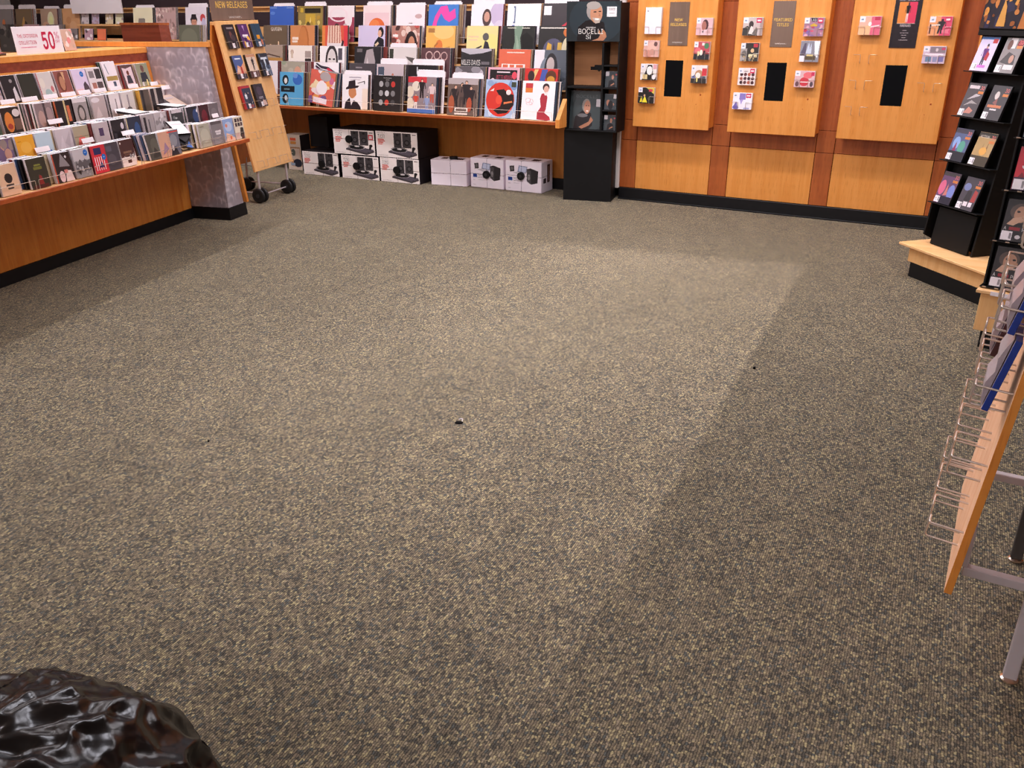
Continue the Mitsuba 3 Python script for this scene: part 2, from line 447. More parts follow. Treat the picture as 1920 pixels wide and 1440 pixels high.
# ------------------------------------------------------------------ record rack along the back wall
rack = thing('record_rack', 'long stepped wooden record rack along the back wall', 'rack')
XL, XR = -11.9, -3.40
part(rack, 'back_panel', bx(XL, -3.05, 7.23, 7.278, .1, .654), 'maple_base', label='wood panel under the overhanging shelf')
part(rack, 'kick_base', bx(XL, -3.05, 7.22, 7.26, 0, .1), 'rubber_base', label='black kick base')
part(rack, 'bottom_shelf', bx(XL, XR, 6.68, 7.229, .655, .678), 'maple_shelf')
part(rack, 'shelf_edge', bx(XL, XR, 6.664, 6.6805, .653, .679), 'cherry_edge', label='cherry front edge')
# tiers: sleeve bottoms (y, z) from the front row up
TIER = [(6.713, .682), (6.81, .773), (6.91, .919), (7.01, 1.097), (7.11, 1.269)]
TILTS = (9.5, 9, 9, 9, 9)
LPS = (.317, .32, .32, .328, .335)
for i in range(1, 5):
    y, z = TIER[i]
    xe = -3.43
    part(rack, 'tier_shelf', bx(XL, xe, y - .016, min(y + .2, 7.5), z - .018, z - .004), 'maple_shelf', label='stepped shelf with a pale maple lip')
    part(rack, 'riser', bx(XL, xe, y - .004, y + .004, TIER[i - 1][1] - .0035, z - .0185), 'dark_wood')
part(rack, 'upper_back', bx(XL, -3.43, 7.53, 7.545, 1.292, 1.60), 'maple_pale')
part(rack, 'upper_back_strip', bx(XL, -3.43, 7.522, 7.5295, 1.40, 1.545), 'dark_wall')
part(rack, 'top_rail', bx(XL, -3.43, 7.495, 7.5215, 1.583, 1.602), 'maple_pale')
struct('wall_left_upper', bx(XL, -3.06, 7.55, 7.57, 1.603, 2.8), 'dark_wall', 'dark wall above the record rack')
part(rack, 'end_board', prism_x([(6.655, .632), (6.655, .70), (6.79, .86), (6.79, .632)], XR + .001, XR + .04), 'maple', label='maple end board with a sloping front')

def fence(x0, x1, y, z, h=.06):
    """clear fence along a row: rail, feet and a thin clear sheet"""
    r = .0018
    pts = [(x0, y, z), (x0, y, z + h), (x1, y, z + h), (x1, y, z)]
    return tube(pts, r, 5, .006)
row_f = [[-7.0, -6.45, -6.05, -5.38, -4.66, -4.22, -3.82, -3.44]] + [[-6.7, -6.14, -5.58, -5.02, -4.46, -3.9, -3.45]] * 4
for i, xs in enumerate(row_f):
    for a, b in zip(xs, xs[1:]):
        part(rack, 'wire_fence', fence(a + .01, b - .01, TIER[i][0] - (.03 if i == 0 else .006), TIER[i][1] - .003, .075 if i == 0 else .055), 'clear_rim', label='thin bright wire fence')

LPT = .005
XSC = (1.0247, 1.033, 1.0388, 1.038, 1.0407)     # rows further back stand a little further left
ORDR = ['first', 'second', 'third', 'fourth', 'fifth', 'sixth', 'seventh']
G_BACK = 'record sleeves filed behind the front ones'
def record(row, xc, label, bg, shapes, top='#d8ccd0', side='#6a6268', behind=3, roll=0.0, header=None, fan=.0, wide=.32, short=None, fill=None):
    y, z = TIER[row]
    xc = xc * XSC[row]
    tilt = TILTS[row]
    LPW = LPS[row]
    wide = LPW if wide == .32 else wide - .012
    M = pose((xc, y, z + abs(math.sin(math.radians(roll))) * LPW / 2), 0, tilt, roll)
    k = thing('record', label, 'record', 'vinyl records facing the shop')
    part(k, 'sleeve', case_ply(wide, LPW, LPT, bg, side, top), None, M)
    part(k, 'cover_print', art(wide, LPW, shapes, bg), None, M @ np.array([[1, 0, 0, 0], [0, 1, 0, -.0006], [0, 0, 1, 0], [0, 0, 0, 1.0]]))
    pal = fill or ['#3a3438', '#7a3a34', '#c8bcb8', '#20202a', '#6a5a4a', '#94888a', '#2c3a4a', '#a08868']
    zr = z + abs(math.sin(math.radians(roll))) * LPW / 2
    for i in range(behind):
        dx = (i + 1) * R.uniform(.004, .013) + fan * (i + 1)
        Mb = pose((xc + dx, y + .0085 * (i + 1), zr), 0, tilt, roll * .9 + R.uniform(-.25, .25))
        put(nm('filed_record', None), case_ply(LPW, LPW, LPT, R.choice(pal), R.choice(pal), '#b8acb0'), None, Mb)
        kk = list(scene)[-1]
        labels[kk] = {'label': f'{ORDR[i]} thin sleeve filed behind the {short}', 'category': 'record', 'group': G_BACK}
    if header is not None:
        hx, hw, hh = header
        d = .0085 * (behind + 1)
        mm = extrude(np.array(sbox(-hw / 2, 0, hw / 2, LPW + hh - .012).union(sbox(-hw / 2 + .012, 0, hw / 2 - .012, LPW + hh)).buffer(.0).exterior.coords)[:-1], .002, np.array([[1, 0, 0, 0], [0, 0, -1, .002], [0, 1, 0, 0], [0, 0, 0, 1.0]]))
        kk = solo('divider_card', mm, 'white_card', f'white divider card rising behind the {short}', 'divider', 'white divider cards', pose((xc + hx, y + d, z), 0, tilt, 0))
    return k

W_, B_, SK = '#f3e9ec', '#1a181b', '#c89070'
# fifth (top) row
record(4, -6.575, 'blue-sky record with a red parasol, top row of the rack', '#3f63b8', [('r', 0, 0, 1, .22, '#d8a078'), ('p', [(.2, 0), (.36, .2), (.56, .26), (.75, .2), (.95, 0)], '#d84a48'), ('p', [(.4, 0), (.5, .22), (.62, 0)], '#e87068'), ('e', .12, .8, .1, .05, '#5a80cc'), ('r', .02, .94, .3, .97, '#8098d0'), ('r', .7, .94, .96, .97, '#8098d0')], header=(.0, .29, .03), short='blue-sky record')
record(4, -6.20, 'sepia record with yellow lettering, top row of the rack', '#8a7440', [('r', .04, .02, .96, .8, '#9c8448'), ('r', .3, .05, .7, .78, '#c8a440'), ('p', [(.4, .05), (.5, .7), (.62, .05)], '#e8d080'), ('r', .1, .82, .22, .95, '#c8a83c'), ('r', .28, .8, .9, .93, '#2a2418'), *blobs(3, 10, ['#5a4a28', '#d8c070', '#b08c3c'], .04, .12, (.05, .1, .95, .7))], header=(.02, .29, .04), short='sepia record', behind=5)
record(4, -5.815, 'record with two people before a pink curtain, top row', '#f0e4e6', [('r', 0, 0, 1, .68, '#a04458'), ('e', .78, .62, .14, .22, '#f0e4e6'), ('o', .4, .75, .36, .2, .8, '#f0dce0'), *bust(.34, .05, .45, '#d8a088', '#e0d4d8', '#3a2a28'), *bust(.66, .1, .4, '#e8d8d8', '#e8e0e4', '#c8b8b8')], short='pink-curtain record', behind=1)
record(4, -5.385, 'pale record with an orange dome cloud, top row', '#f0dcdc', [('r', .06, .05, .94, .8, '#e8c8cc'), ('e', .5, .38, .3, .28, '#e06a38'), ('e', .42, .42, .2, .2, '#e8854c'), ('r', .06, .05, .94, .25, '#e4a888'), ('p', [(.06, .3), (.94, .2), (.94, .3), (.06, .36)], '#d8b8b0')], header=(.0, .315, .035), short='orange-dome record', behind=4)
record(4, -5.00, 'white and grey cityscape record with faint white lettering, top row', '#f2e8ec', [('r', 0, 0, 1, .22, '#8a8288'), ('p', [(0, .2), (.1, .3), (.2, .24), (.5, .34), (.7, .28), (.85, .45), (1, .4), (1, 0), (0, 0)], '#b4aab0'), ('t', 'VAMPIRE', .46, .26, .06, '#ffffff', .56), ('t', 'WEEKEND', .46, .14, .06, '#ffffff', .62), ('e', .78, .7, .12, .06, '#c8a8a8'), ('r', .45, .5, .58, .53, '#a89898')], header=(.0, .32, .02), short='grey cityscape record', behind=2)
record(4, -4.64, 'blue record with a magenta curled figure, top row', '#3f7ccc', [('p', [(.03, .0), (.12, .4), (.22, .7), (.4, .95), (.62, .98), (.7, .8), (.88, .9), (.92, .66), (.7, .55), (.55, .62), (.42, .78), (.3, .55), (.24, 0)], '#e848a8'), ('e', .38, .3, .06, .09, '#e848a8'), ('e', .55, .3, .06, .09, '#e848a8'), ('e', .72, .28, .16, .14, '#d83c9c'), ('r', .5, .05, .95, .2, '#e060b0')], header=(.015, .31, .03), short='magenta figure record', behind=5, side='#1c2c48')
record(4, -4.185, 'white record with a woman in white, top row', '#f2e8f0', [('e', .85, .75, .25, .3, '#c8b8d4'), ('e', .9, .3, .2, .3, '#d4c8dc'), ('p', [(.3, .0), (.36, .42), (.5, .5), (.66, .42), (.72, 0)], '#ffffff'), ('p', [(.36, .3), (.4, .46), (.62, .46), (.66, .3), (.74, 0), (.66, 0), (.6, .3)], '#c08878'), ('e', .5, .66, .14, .22, '#4a3634'), ('e', .5, .68, .09, .13, '#c89684')], header=(.0, .325, .05), short='record with a woman in white', behind=2)
record(4, -3.82, 'plain white record with a vertical blue title, top row', '#f6f0f4', [('r', .19, .52, .25, .94, '#5a6a88'), ('r', .17, .3, .24, .48, '#6a78b8'), ('r', .16, .08, .32, .26, '#5a74c0'), ('r', .19, .56, .22, .9, '#dfe4f0')], short='white record with a blue title', behind=1, side='#d8ccd0')
record(4, -3.48, 'charcoal record with slanted red lettering and a white sticker, top row', '#3c363a', [('r', .04, .72, .26, .94, '#f0e6ea'), ('p', [(.36, .12), (.98, .5), (.98, .72), (.36, .32)], '#c03848'), ('p', [(.1, .02), (.98, .36), (.98, .44), (.1, .1)], '#8c3040'), ('p', [(.42, .2), (.9, .52), (.9, .6), (.42, .28)], '#2c2428')], header=(.0, .33, .06), short='charcoal record', behind=1)
# left part of the top row, beyond the rolling rack
record(4, -7.80, 'white record with a man in a hat and a red circle, top row', '#ece2ea', [*[s for s in bust(.4, 0, .75, '#c89078', '#2c2028', '#3a2c2c')], ('p', [(.22, .62), (.58, .62), (.52, .68), (.5, .78), (.3, .78), (.28, .68)], '#2a2428'), ('e', .82, .66, .12, .13, '#c85050'), ('e', .86, .38, .12, .3, '#c8c0d8'), ('r', .05, .0, .95, .06, '#a85058')], header=(0, .31, .04), short='red circle record')
record(4, -8.27, 'mottled pink collage record, top row', '#c8a4a0', blobs(9, 60, ['#a88480', '#e0c8c0', '#8c706c', '#d8b0a8', '#b89890', '#f0dcd4'], .03, .09), short='mottled pink record', behind=2)
record(4, -8.64, 'pale yellow record with a small picture, top row', '#efe6c4', [('r', .26, .12, .6, .66, '#8a8078'), *bust(.43, .12, .4, '#d8b8a8', '#c89890', '#4a4440')], header=(0, .32, .03), short='pale yellow record', behind=3)
record(4, -9.90, 'plain tan record, far left of the top row', '#d8a070', [('e', .35, .6, .14, .12, '#cc9060'), ('e', .6, .4, .2, .18, '#e0ac80')], header=(0, .31, .045), short='plain tan record', behind=1)
record(4, -10.32, 'record with a glowing yellow-green face, top row far left', '#b89880', [('e', .6, .6, .2, .3, '#f0ecc0'), ('e', .62, .56, .12, .18, '#f8f8b0'), ('r', .05, .02, .35, .25, '#5a68b8'), ('e', .3, .4, .2, .15, '#d8a888')], header=(0, .31, .03), short='glowing face record', behind=4)
record(4, -10.82, 'brown record with a golden figure, far left of the top row', '#7c6448', [('p', [(.3, .05), (.38, .5), (.5, .75), (.62, .5), (.7, .3), (.6, .05)], '#c89850'), ('p', [(.5, .3), (.58, .6), (.7, .5), (.64, .2)], '#2c2018'), ('r', .3, .0, .9, .12, '#a84838')], header=(.03, .36, .05), short='golden figure record', behind=3)
record(4, -11.22, 'grey record with a small orange flame, end of the top row', '#8a8280', [('e', .45, .5, .1, .14, '#d8804c'), ('r', .4, .1, .55, .4, '#7c8870')], header=(.0, .36, .05), short='orange flame record', behind=2)
# fourth row
record(3, -6.615, 'brown record lettered QUEEN, fourth row', '#6c5a48', [('t', 'QUEEN', .55, .84, .1, '#f0e4d8', .45), ('e', .3, .32, .1, .12, '#e0b898'), ('e', .64, .4, .03, .14, '#e8c8a8'), ('e', .2, .18, .12, .1, '#d8ac8c'), ('e', .5, .02, .3, .08, '#d8b898')], short='QUEEN record', behind=4)
record(3, -6.255, 'orange-tan record with a large face, fourth row', '#d08a58', [('e', .55, .5, .22, .5, '#b87040'), ('e', .52, .56, .18, .4, '#c8804c'), ('r', .08, .58, .34, .66, '#f4e0d0'), ('r', .08, .5, .3, .56, '#f4e0d0'), ('p', [(.0, 0), (.3, .12), (.5, .04), (1, .1), (1, 0)], '#3a2a22')], short='orange face record', behind=4)
record(3, -5.845, 'red and orange record with a striped shirt torso, fourth row', '#d85c48', [('r', 0, 0, .12, 1, '#e08848'), ('r', .85, .2, 1, 1, '#d84048'), ('r', .2, .4, .85, .55, '#ece0e0'), ('p', [(.2, .5), (.24, 1), (.72, 1), (.76, .5)], '#e8c8b4'), *[('r', .28 + .1 * i, .5, .32 + .1 * i, 1, '#b87868') for i in range(5)], ('r', .3, 0, .66, .42, '#4c5666'), ('p', [(.66, .1), (.8, .6), (.86, .55), (.74, .05)], '#3a2a2c'), ('e', .85, .15, .12, .12, '#c03038')], short='striped shirt record', behind=1)
record(3, -5.40, 'lavender record with a seated woman in black, fourth row', '#d0c4e0', [('p', [(.4, 0), (.55, .3), (.62, .55), (.76, .7), (.95, .62), (.98, .1), (.9, 0)], '#1c1a22'), ('e', .84, .82, .1, .14, '#241c20'), ('e', .8, .78, .07, .1, '#d8a890'), ('p', [(.2, 0), (.5, .2), (.5, .28), (.3, .12)], '#2a2830'), ('p', [(.66, .42), (.78, .5), (.74, .56), (.62, .48)], '#d8c0a0')], short='lavender record', behind=3)
record(3, -5.01, 'red-brown photo collage record, fourth row', '#b07c70', [*blobs(21, 26, ['#8c4a40', '#d8a898', '#6a3a34', '#e0c4b8', '#4a2c2a', '#c05048'], .05, .13), ('e', .7, .45, .22, .4, '#2c1c1c'), ('e', .72, .5, .12, .22, '#c08468'), ('r', .05, .7, .24, .76, '#f4e8e4'), ('r', .05, .2, .4, .24, '#f0e0dc')], short='red collage record', behind=2)
record(3, -4.625, 'golden orange record with a red-orange head, fourth row', '#e8b058', [('e', .6, .85, .35, .2, '#f0c478'), ('e', .46, .46, .12, .17, '#d87838'), ('p', [(.28, .4), (.42, .52), (.42, .58), (.3, .48)], '#b06a30'), ('r', .08, .82, .3, .93, '#a8743c'), ('p', [(.56, .34), (.84, .4), (.82, .46), (.56, .4)], '#c08838'), ('p', [(.3, .05), (.46, .26), (.8, .16), (.86, .06)], '#f0d8b0')], short='golden orange record', behind=2)
record(3, -4.19, 'yellow record with a dark saxophone player silhouette, fourth row', '#ecd894', [('e', .8, .4, .3, .4, '#f0dc88'), ('r', .05, .62, .35, .66, '#e8c8a0'), ('r', .05, .7, .4, .74, '#e4c49c'), ('p', [(.48, 0), (.55, .4), (.6, .62), (.7, .58), (.8, .3), (.84, 0)], '#2a2830'), ('e', .62, .72, .1, .1, '#5a5654'), ('p', [(.24, .0), (.28, .36), (.5, .46), (.5, .5), (.24, .4), (.2, 0)], '#3a3430')], short='yellow saxophone record', behind=2, side='#d8c07c')
record(3, -3.83, 'near-black record with a pale misty centre, fourth row', '#22221f', [('p', [(.36, 1), (.4, .6), (.36, .4), (.26, 0), (.74, 0), (.62, .35), (.56, .7), (.64, 1)], '#78907c'), ('p', [(.44, .8), (.46, .3), (.4, 0), (.6, 0), (.54, .5)], '#94a894'), ('p', [(.6, .75), (.75, .85), (.95, .7), (1, 0), (.72, 0)], '#121210'), ('r', .15, .94, .42, .96, '#d8d4c8'), ('r', .6, .94, .84, .96, '#d8d4c8')], short='dark misty record', behind=1)
record(3, -3.475, 'dark record with golden figures and white beard, fourth row', '#2a2828', [('e', .45, .4, .3, .3, '#5a5870'), ('p', [(.2, .1), (.28, .6), (.4, .55), (.42, .1)], '#d8a848'), ('p', [(.4, .1), (.46, .62), (.56, .1)], '#3a2c2c'), ('p', [(.55, .1), (.58, .6), (.7, .6), (.7, .1)], '#d8b058'), ('e', .86, .42, .16, .32, '#e8dcb8'), ('e', .86, .85, .14, .12, '#d8783c'), ('r', .05, .94, .95, .97, '#e0d8d0')], short='golden figures record', behind=1)
record(3, -7.85, 'grey-green record in clear wrap, fourth row beside the rolling rack', '#6c6c5c', [('e', .5, .55, .4, .35, '#7c7c6a'), ('p', [(0, 0), (.3, .2), (.7, .12), (1, .25), (1, 0)], '#5a5a4c')], short='grey-green record', behind=5)
record(3, -11.1, 'dark grey picture record, far left of the fourth row', '#4c4844', blobs(33, 12, ['#6a6460', '#343030', '#8a8480'], .06, .2), short='dark grey picture record', behind=2)
record(3, -10.6, 'muted pink record, far left of the fourth row', '#c49a9c', [('r', .1, .6, .8, .75, '#f0e0e0'), ('e', .4, .3, .2, .2, '#a87c80')], short='muted pink record', behind=2)
record(3, -10.15, 'grey and red record, far left of the fourth row', '#8a7c7c', blobs(35, 14, ['#c04848', '#d8c8c8', '#4c4444'], .05, .16), short='grey and red record', behind=2)
# third row
record(2, -6.60, 'brown landscape record, third row beside the rolling rack', '#8c7460', [('r', 0, .6, 1, 1, '#a89484'), ('r', 0, .5, 1, .62, '#b8884c'), ('r', 0, 0, 1, .5, '#6a5a58'), ('p', [(0, .66), (.4, .7), (.9, .62), (.9, .66), (.4, .74), (0, .7)], '#5a4840')], short='landscape record', behind=4)
record(2, -6.215, 'cream record with a small dark picture, third row', '#f0e6dc', [('r', .7, .3, .95, .62, '#3a3230'), ('r', .7, .64, .95, .84, '#a89890'), ('r', .3, .14, .66, .4, '#b88c84'), ('e', .16, .8, .07, .08, '#c8b0a0'), ('r', .12, .62, .2, .8, '#d0bca8')], short='cream record', behind=4)
record(2, -5.81, 'black and white portrait record of a woman, third row', '#f4eeee', [('e', .48, .55, .25, .48, '#3c3638'), ('e', .48, .56, .18, .36, '#ddd4d2'), ('e', .4, .62, .05, .025, '#2c2628'), ('e', .57, .62, .05, .025, '#2c2628'), ('e', .49, .3, .06, .035, '#5a3a3c'), ('r', .74, .6, .9, .94, '#55505a'), *lines(.76, .98, .1, .56, 12, '#c8c0c2', .5, 2)], short='black and white portrait record', behind=2)
record(2, -5.385, 'black record with a draped pale figure, third row', '#2a282b', [('p', [(.34, 0), (.36, .5), (.46, .9), (.7, .95), (.8, .6), (.78, .2), (.66, 0)], '#a89c9e'), ('p', [(.4, .2), (.5, .7), (.6, .3), (.55, 0)], '#cfc4c4'), ('r', .1, .84, .3, .94, '#6c6668'), ('e', .62, .2, .1, .2, '#d8ccca')], short='black record with a draped figure', behind=4)
record(2, -4.98, 'pale grey record with a wisp of hair, third row', '#d8d0ce', [('p', [(.6, .75), (.95, .7), (.98, .5), (.7, .66)], '#5a5452'), ('p', [(.2, .3), (.9, .4), (.95, .1), (.2, .05)], '#c8bcba'), ('r', .02, .66, .16, .95, '#3a3c34')], header=(-.02, .31, .035), short='pale grey record', behind=3)
record(2, -4.62, 'dark plum record with three pale rings, third row', '#5a3c40', [('o', .28, .78, .13, .13, .75, '#c8a8a4'), ('o', .55, .8, .12, .12, .75, '#c8a8a4'), ('o', .8, .78, .12, .12, .75, '#c09c98'), ('p', [(.1, .2), (.5, .55), (.9, .35), (.9, .2), (.5, .42), (.1, .05)], '#d8c4c0')], short='plum record with rings', behind=4)
record(2, -4.195, 'black record lettered MILES DAVIS, third row', '#262426', [('t', 'MILES DAVIS', .34, .56, .14, '#f0e8e4', .62), ('r', .68, .58, .95, .66, '#6a6468'), ('e', .42, .2, .12, .28, '#b08474'), ('e', .4, .3, .08, .14, '#d0a890'), ('p', [(.1, 0), (.14, .4), (.28, .3), (.3, 0)], '#8c8486'), ('p', [(0, .92), (.3, .84), (.7, .88), (1, .95), (1, 1), (0, 1)], '#b8b4bc')], short='MILES DAVIS record', behind=3)
record(2, -3.81, 'orange-red record with white slab lettering, third row', '#d8684c', [('r', .1, .5, .84, .62, '#f4e4dc'), ('r', .14, .53, .3, .6, '#d8684c'), ('r', .36, .53, .5, .6, '#d8684c'), ('r', .56, .53, .78, .6, '#d8684c'), ('r', .12, 0, .84, .42, '#5c3a3c'), ('e', .35, .2, .14, .2, '#c8a090'), ('r', .7, .05, .82, .4, '#4a5a8a'), ('r', .25, .9, .8, .93, '#f0d0c4')], short='orange-red record', behind=4, side='#a84a38')
record(2, -3.465, 'white and slate record with a hooded face, third row', '#e8e0e4', [('r', .3, 0, 1, 1, '#5c626c'), ('e', .36, .4, .18, .4, '#78808c'), ('e', .52, .5, .2, .42, '#2c2a2e'), ('e', .5, .62, .12, .2, '#c0b0ac'), ('p', [(.4, 0), (.48, .3), (.7, .3), (.8, 0)], '#242226')], short='slate hooded face record', behind=1)
# second row
record(1, -6.63, 'pale blue and white record, second row behind the rolling rack', '#b8c4dc', [('r', .6, 0, 1, 1, '#e8e0e4'), ('p', [(.3, .2), (.6, .8), (.7, .3)], '#5a78b8')], short='pale blue record', behind=5, fill=['#6a2c30', '#8c8488'])
record(1, -6.275, 'soft mosaic record with two faces, second row', '#a8a090', [*blobs(41, 24, ['#b8b0a0', '#98a088', '#c8bcb0', '#8c8c84'], .06, .16), ('e', .35, .42, .14, .2, '#ecdcd8'), ('e', .7, .62, .16, .24, '#cf9c84'), ('e', .35, .2, .1, .08, '#4a3030')], short='soft mosaic record', behind=6, fan=.006, fill=['#7c3a3c', '#a08c84', '#5a3838'])
record(1, -5.85, 'white record with black and red flowing stripes, second row', '#f6eef2', [('p', [(.08, .95), (.3, .82), (.6, .78), (.95, .62), (.95, .68), (.6, .86), (.3, .9), (.12, .98)], '#3a3440'), ('p', [(.06, .86), (.3, .74), (.55, .68), (.78, .3), (.82, .02), (.88, .02), (.86, .36), (.62, .74), (.3, .8), (.08, .92)], '#332c38'), ('p', [(.25, .7), (.5, .58), (.6, .3), (.55, .05), (.62, .05), (.7, .34), (.58, .66), (.3, .76)], '#2c2630'), ('p', [(.5, .82), (.75, .62), (.92, .3), (.9, .05), (.97, .05), (.99, .36), (.84, .7), (.6, .84)], '#d83850'), ('p', [(.1, .8), (.4, .7), (.42, .72), (.1, .84)], '#c870a0'), ('e', .3, .3, .24, .3, '#fbf6f8')], short='flowing stripes record', behind=2)
record(1, -5.415, 'charcoal record with a pink disc, second row', '#4a4448', [('e', .5, .36, .3, .3, '#e0a4a8'), ('o', .5, .36, .3, .3, .82, '#d86a78'), ('e', .52, .4, .14, .16, '#efd8d4'), ('r', .25, .86, .5, .9, '#8c8488')], short='pink disc record', behind=1, wide=.32)
record(1, -5.09, 'grey-pink record with two small figures, second row', '#c4b4b8', [('r', .06, .48, .28, .92, '#4c5464'), ('r', .09, .66, .24, .7, '#c8ccd8'), ('e', .36, .52, .05, .09, '#c88c80'), ('r', .32, .2, .4, .44, '#d8ccc8'), ('e', .6, .66, .045, .09, '#b8705c'), ('p', [(.54, .2), (.56, .6), (.66, .6), (.7, .2)], '#dccccc')], header=(.01, .315, .05), short='grey-pink record', behind=4, side='#4a3c3c')
record(1, -4.73, 'black record with a concert crowd, second row', '#1f1d20', [('p', [(.1, .3), (.2, .6), (.24, .4), (.34, .7), (.4, .42), (.5, .62), (.56, .4), (.7, .66), (.76, .4), (.9, .5), (.9, .3)], '#6c7684'), ('r', .05, .16, .95, .3, '#454a50'), ('r', .3, .75, .34, .95, '#c8ccd0')], header=(.03, .36, .05), short='concert crowd record', behind=5)
record(1, -4.225, 'grey-black blotched record, second row', '#5a5458', [*blobs(47, 20, ['#2a282c', '#8c868c', '#3c383e', '#b8b0b8'], .06, .18), ('r', .1, .8, .4, .85, '#d8d0d4')], short='grey blotched record', behind=2)
record(1, -3.885, 'black record lettered BETTE MIDLER with pink border, second row', '#e0a8b4', [('r', .06, .3, .92, .94, '#1f1a1c'), ('t', 'BETTE MIDLER', .52, .7, .1, '#c84860', .5), ('e', .16, .58, .09, .14, '#e8d0d4'), ('r', .28, .86, .7, .9, '#d8c8cc'), ('r', .28, .46, .72, .52, '#e8c4cc'), ('e', .84, .8, .08, .1, '#d84c5c'), ('r', .0, .0, 1, .22, '#d84870')], short='BETTE MIDLER record', behind=3, fan=.005, side='#c08088')
record(1, -3.525, 'red and green record lettered HOLIDAY VINYL, second row', '#c8342f', [('p', [(.1, .5), (.3, .98), (.42, .98), (.2, .5)], '#e0b878'), ('p', [(.42, .5), (.52, .98), (.7, .98), (.56, .5)], '#4858a0'), ('e', .2, .8, .1, .14, '#3c2a28'), ('e', .8, .8, .16, .16, '#5a3422'), ('e', .8, .72, .12, .1, '#c89038'), ('p', [(0, .2), (.3, .5), (.8, .46), (1, .3), (1, .1), (0, .1)], '#2c4a30'), ('t', 'HOLIDAY VINYL', .4, .28, .14, '#f4ecec', .72)], short='HOLIDAY VINYL record', behind=2)
# front row
record(0, -6.27, 'light blue record with dark ovals and a black bar, front row', '#5aa4d0', [('e', .24, .76, .13, .15, '#1c2830'), ('e', .25, .74, .07, .09, '#d8d8d8'), ('e', .24, .2, .13, .15, '#1c2830'), ('e', .26, .22, .06, .08, '#b8c8d0'), ('r', .05, .4, .62, .58, '#1a2228'), ('r', .18, .46, .42, .51, '#5a7a84'), ('e', .75, .78, .2, .16, '#3c6ab8'), ('e', .66, .9, .1, .08, '#6a90d0')], short='light blue record', behind=5)
record(0, -5.90, 'red, white and pink record leaning sideways, front row', '#d86858', [*blobs(53, 22, ['#e8a060', '#f4e4e4', '#b8484c', '#e8c8cc', '#c86c8c', '#f0d8b0', '#7a5a88'], .06, .18), ('e', .6, .85, .22, .14, '#b0a4a4'), ('r', .2, .04, .75, .2, '#f4e4ec'), ('e', .5, .5, .22, .2, '#f4ecee')], roll=8.0, short='leaning red and pink record', behind=4, fan=.008)
record(0, -5.475, 'white record with a man in a dark hat and suit, front row', '#f2ebee', [('p', [(.1, 0), (.14, .2), (.3, .32), (.44, .26), (.6, .2), (.72, .08), (.74, 0)], '#2a2228'), ('p', [(.3, .32), (.36, .1), (.46, .26)], '#f0e8ea'), ('e', .4, .48, .15, .17, '#c8855c'), ('e', .52, .44, .04, .05, '#c8855c'), ('p', [(.16, .56), (.6, .62), (.66, .68), (.52, .68), (.5, .84), (.26, .8), (.24, .66), (.14, .6)], '#2c2228'), ('r', .3, .84, .7, .86, '#b8aeb6'), ('r', .26, .9, .74, .93, '#a8a0ac'), ('p', [(.6, .74), (.84, .8), (.84, .82), (.6, .76)], '#4a4448'), ('e', .86, .78, .02, .05, '#5a5458'), ('r', .78, 0, 1, .6, '#f0dccc')], header=(.01, .335, .035), short='record with a man in a hat', behind=2, side='#3a3438')
record(0, -5.10, 'black record with nine grey and red discs, front row', '#262426', [('e', x, y, .08, .085, c) for (x, y), c in zip([(a, b) for b in (.76, .5, .24) for a in (.28, .5, .72)], ['#a8a6a8', '#6c6a6c', '#b83c38', '#9c9a9c', '#c8c6c8', '#7c7a7c', '#a09ea0', '#c04038', '#4a484a'])] + [('r', .36, .92, .66, .94, '#8a8688'), ('r', .44, .87, .58, .89, '#8a8688')], short='record with nine discs', behind=3, wide=.33)
record(0, -4.71, 'record with cartoon band and pale discs on mauve, front row', '#8c7c80', [('r', 0, .84, .66, 1, '#c83840'), ('e', .3, .74, .15, .14, '#e0d4c4'), ('e', .08, .58, .14, .16, '#dccdb8'), ('e', .1, .26, .14, .16, '#dccdb8'), *figure(.5, .42, .5, '#e0b8a0', '#241e22', '#241e22', '#1c181a'), *figure(.86, .3, .52, '#e0b8a0', '#d8c0c0', '#b85040', '#2c2426'), *figure(.3, .12, .4, '#e0b8a0', '#c84838', '#e8d8d0', '#3a2c2a'), *figure(.7, .06, .42, '#e0b8a0', '#8c98bc', '#8c98bc', '#2a2426'), ('r', .0, .0, 1, .12, '#4a6cb0'), ('r', 0, .11, 1, .13, '#e8e0e4')], header=(.06, .31, .06), short='cartoon band record', behind=5, side='#3c3436')
record(0, -4.275, 'brown group photograph record with cellos, front row', '#6a5850', [('r', 0, .84, 1, 1, '#b0a4a4'), *figure(.26, .14, .66, '#d8a890', '#2c2426', '#2c2426', '#3a2a24'), *figure(.48, .2, .66, '#d8a890', '#5a4844', '#4a3c3a', '#2a2220'), *figure(.62, .3, .62, '#d8a890', '#2a2428', '#2a2428', '#4a3a30'), *figure(.78, .16, .62, '#d8a890', '#2c2428', '#2c2428', '#3a2a24'), ('e', .14, .3, .1, .24, '#a8583c'), ('e', .74, .3, .09, .2, '#b05038'), ('r', .26, .1, .7, .2, '#f0e4dc'), ('r', .3, .12, .66, .18, '#6a5850'), ('r', .26, .02, .7, .07, '#e0d4cc')], header=(.02, .33, .045), short='group photograph record', behind=4, side='#d8ccc8')
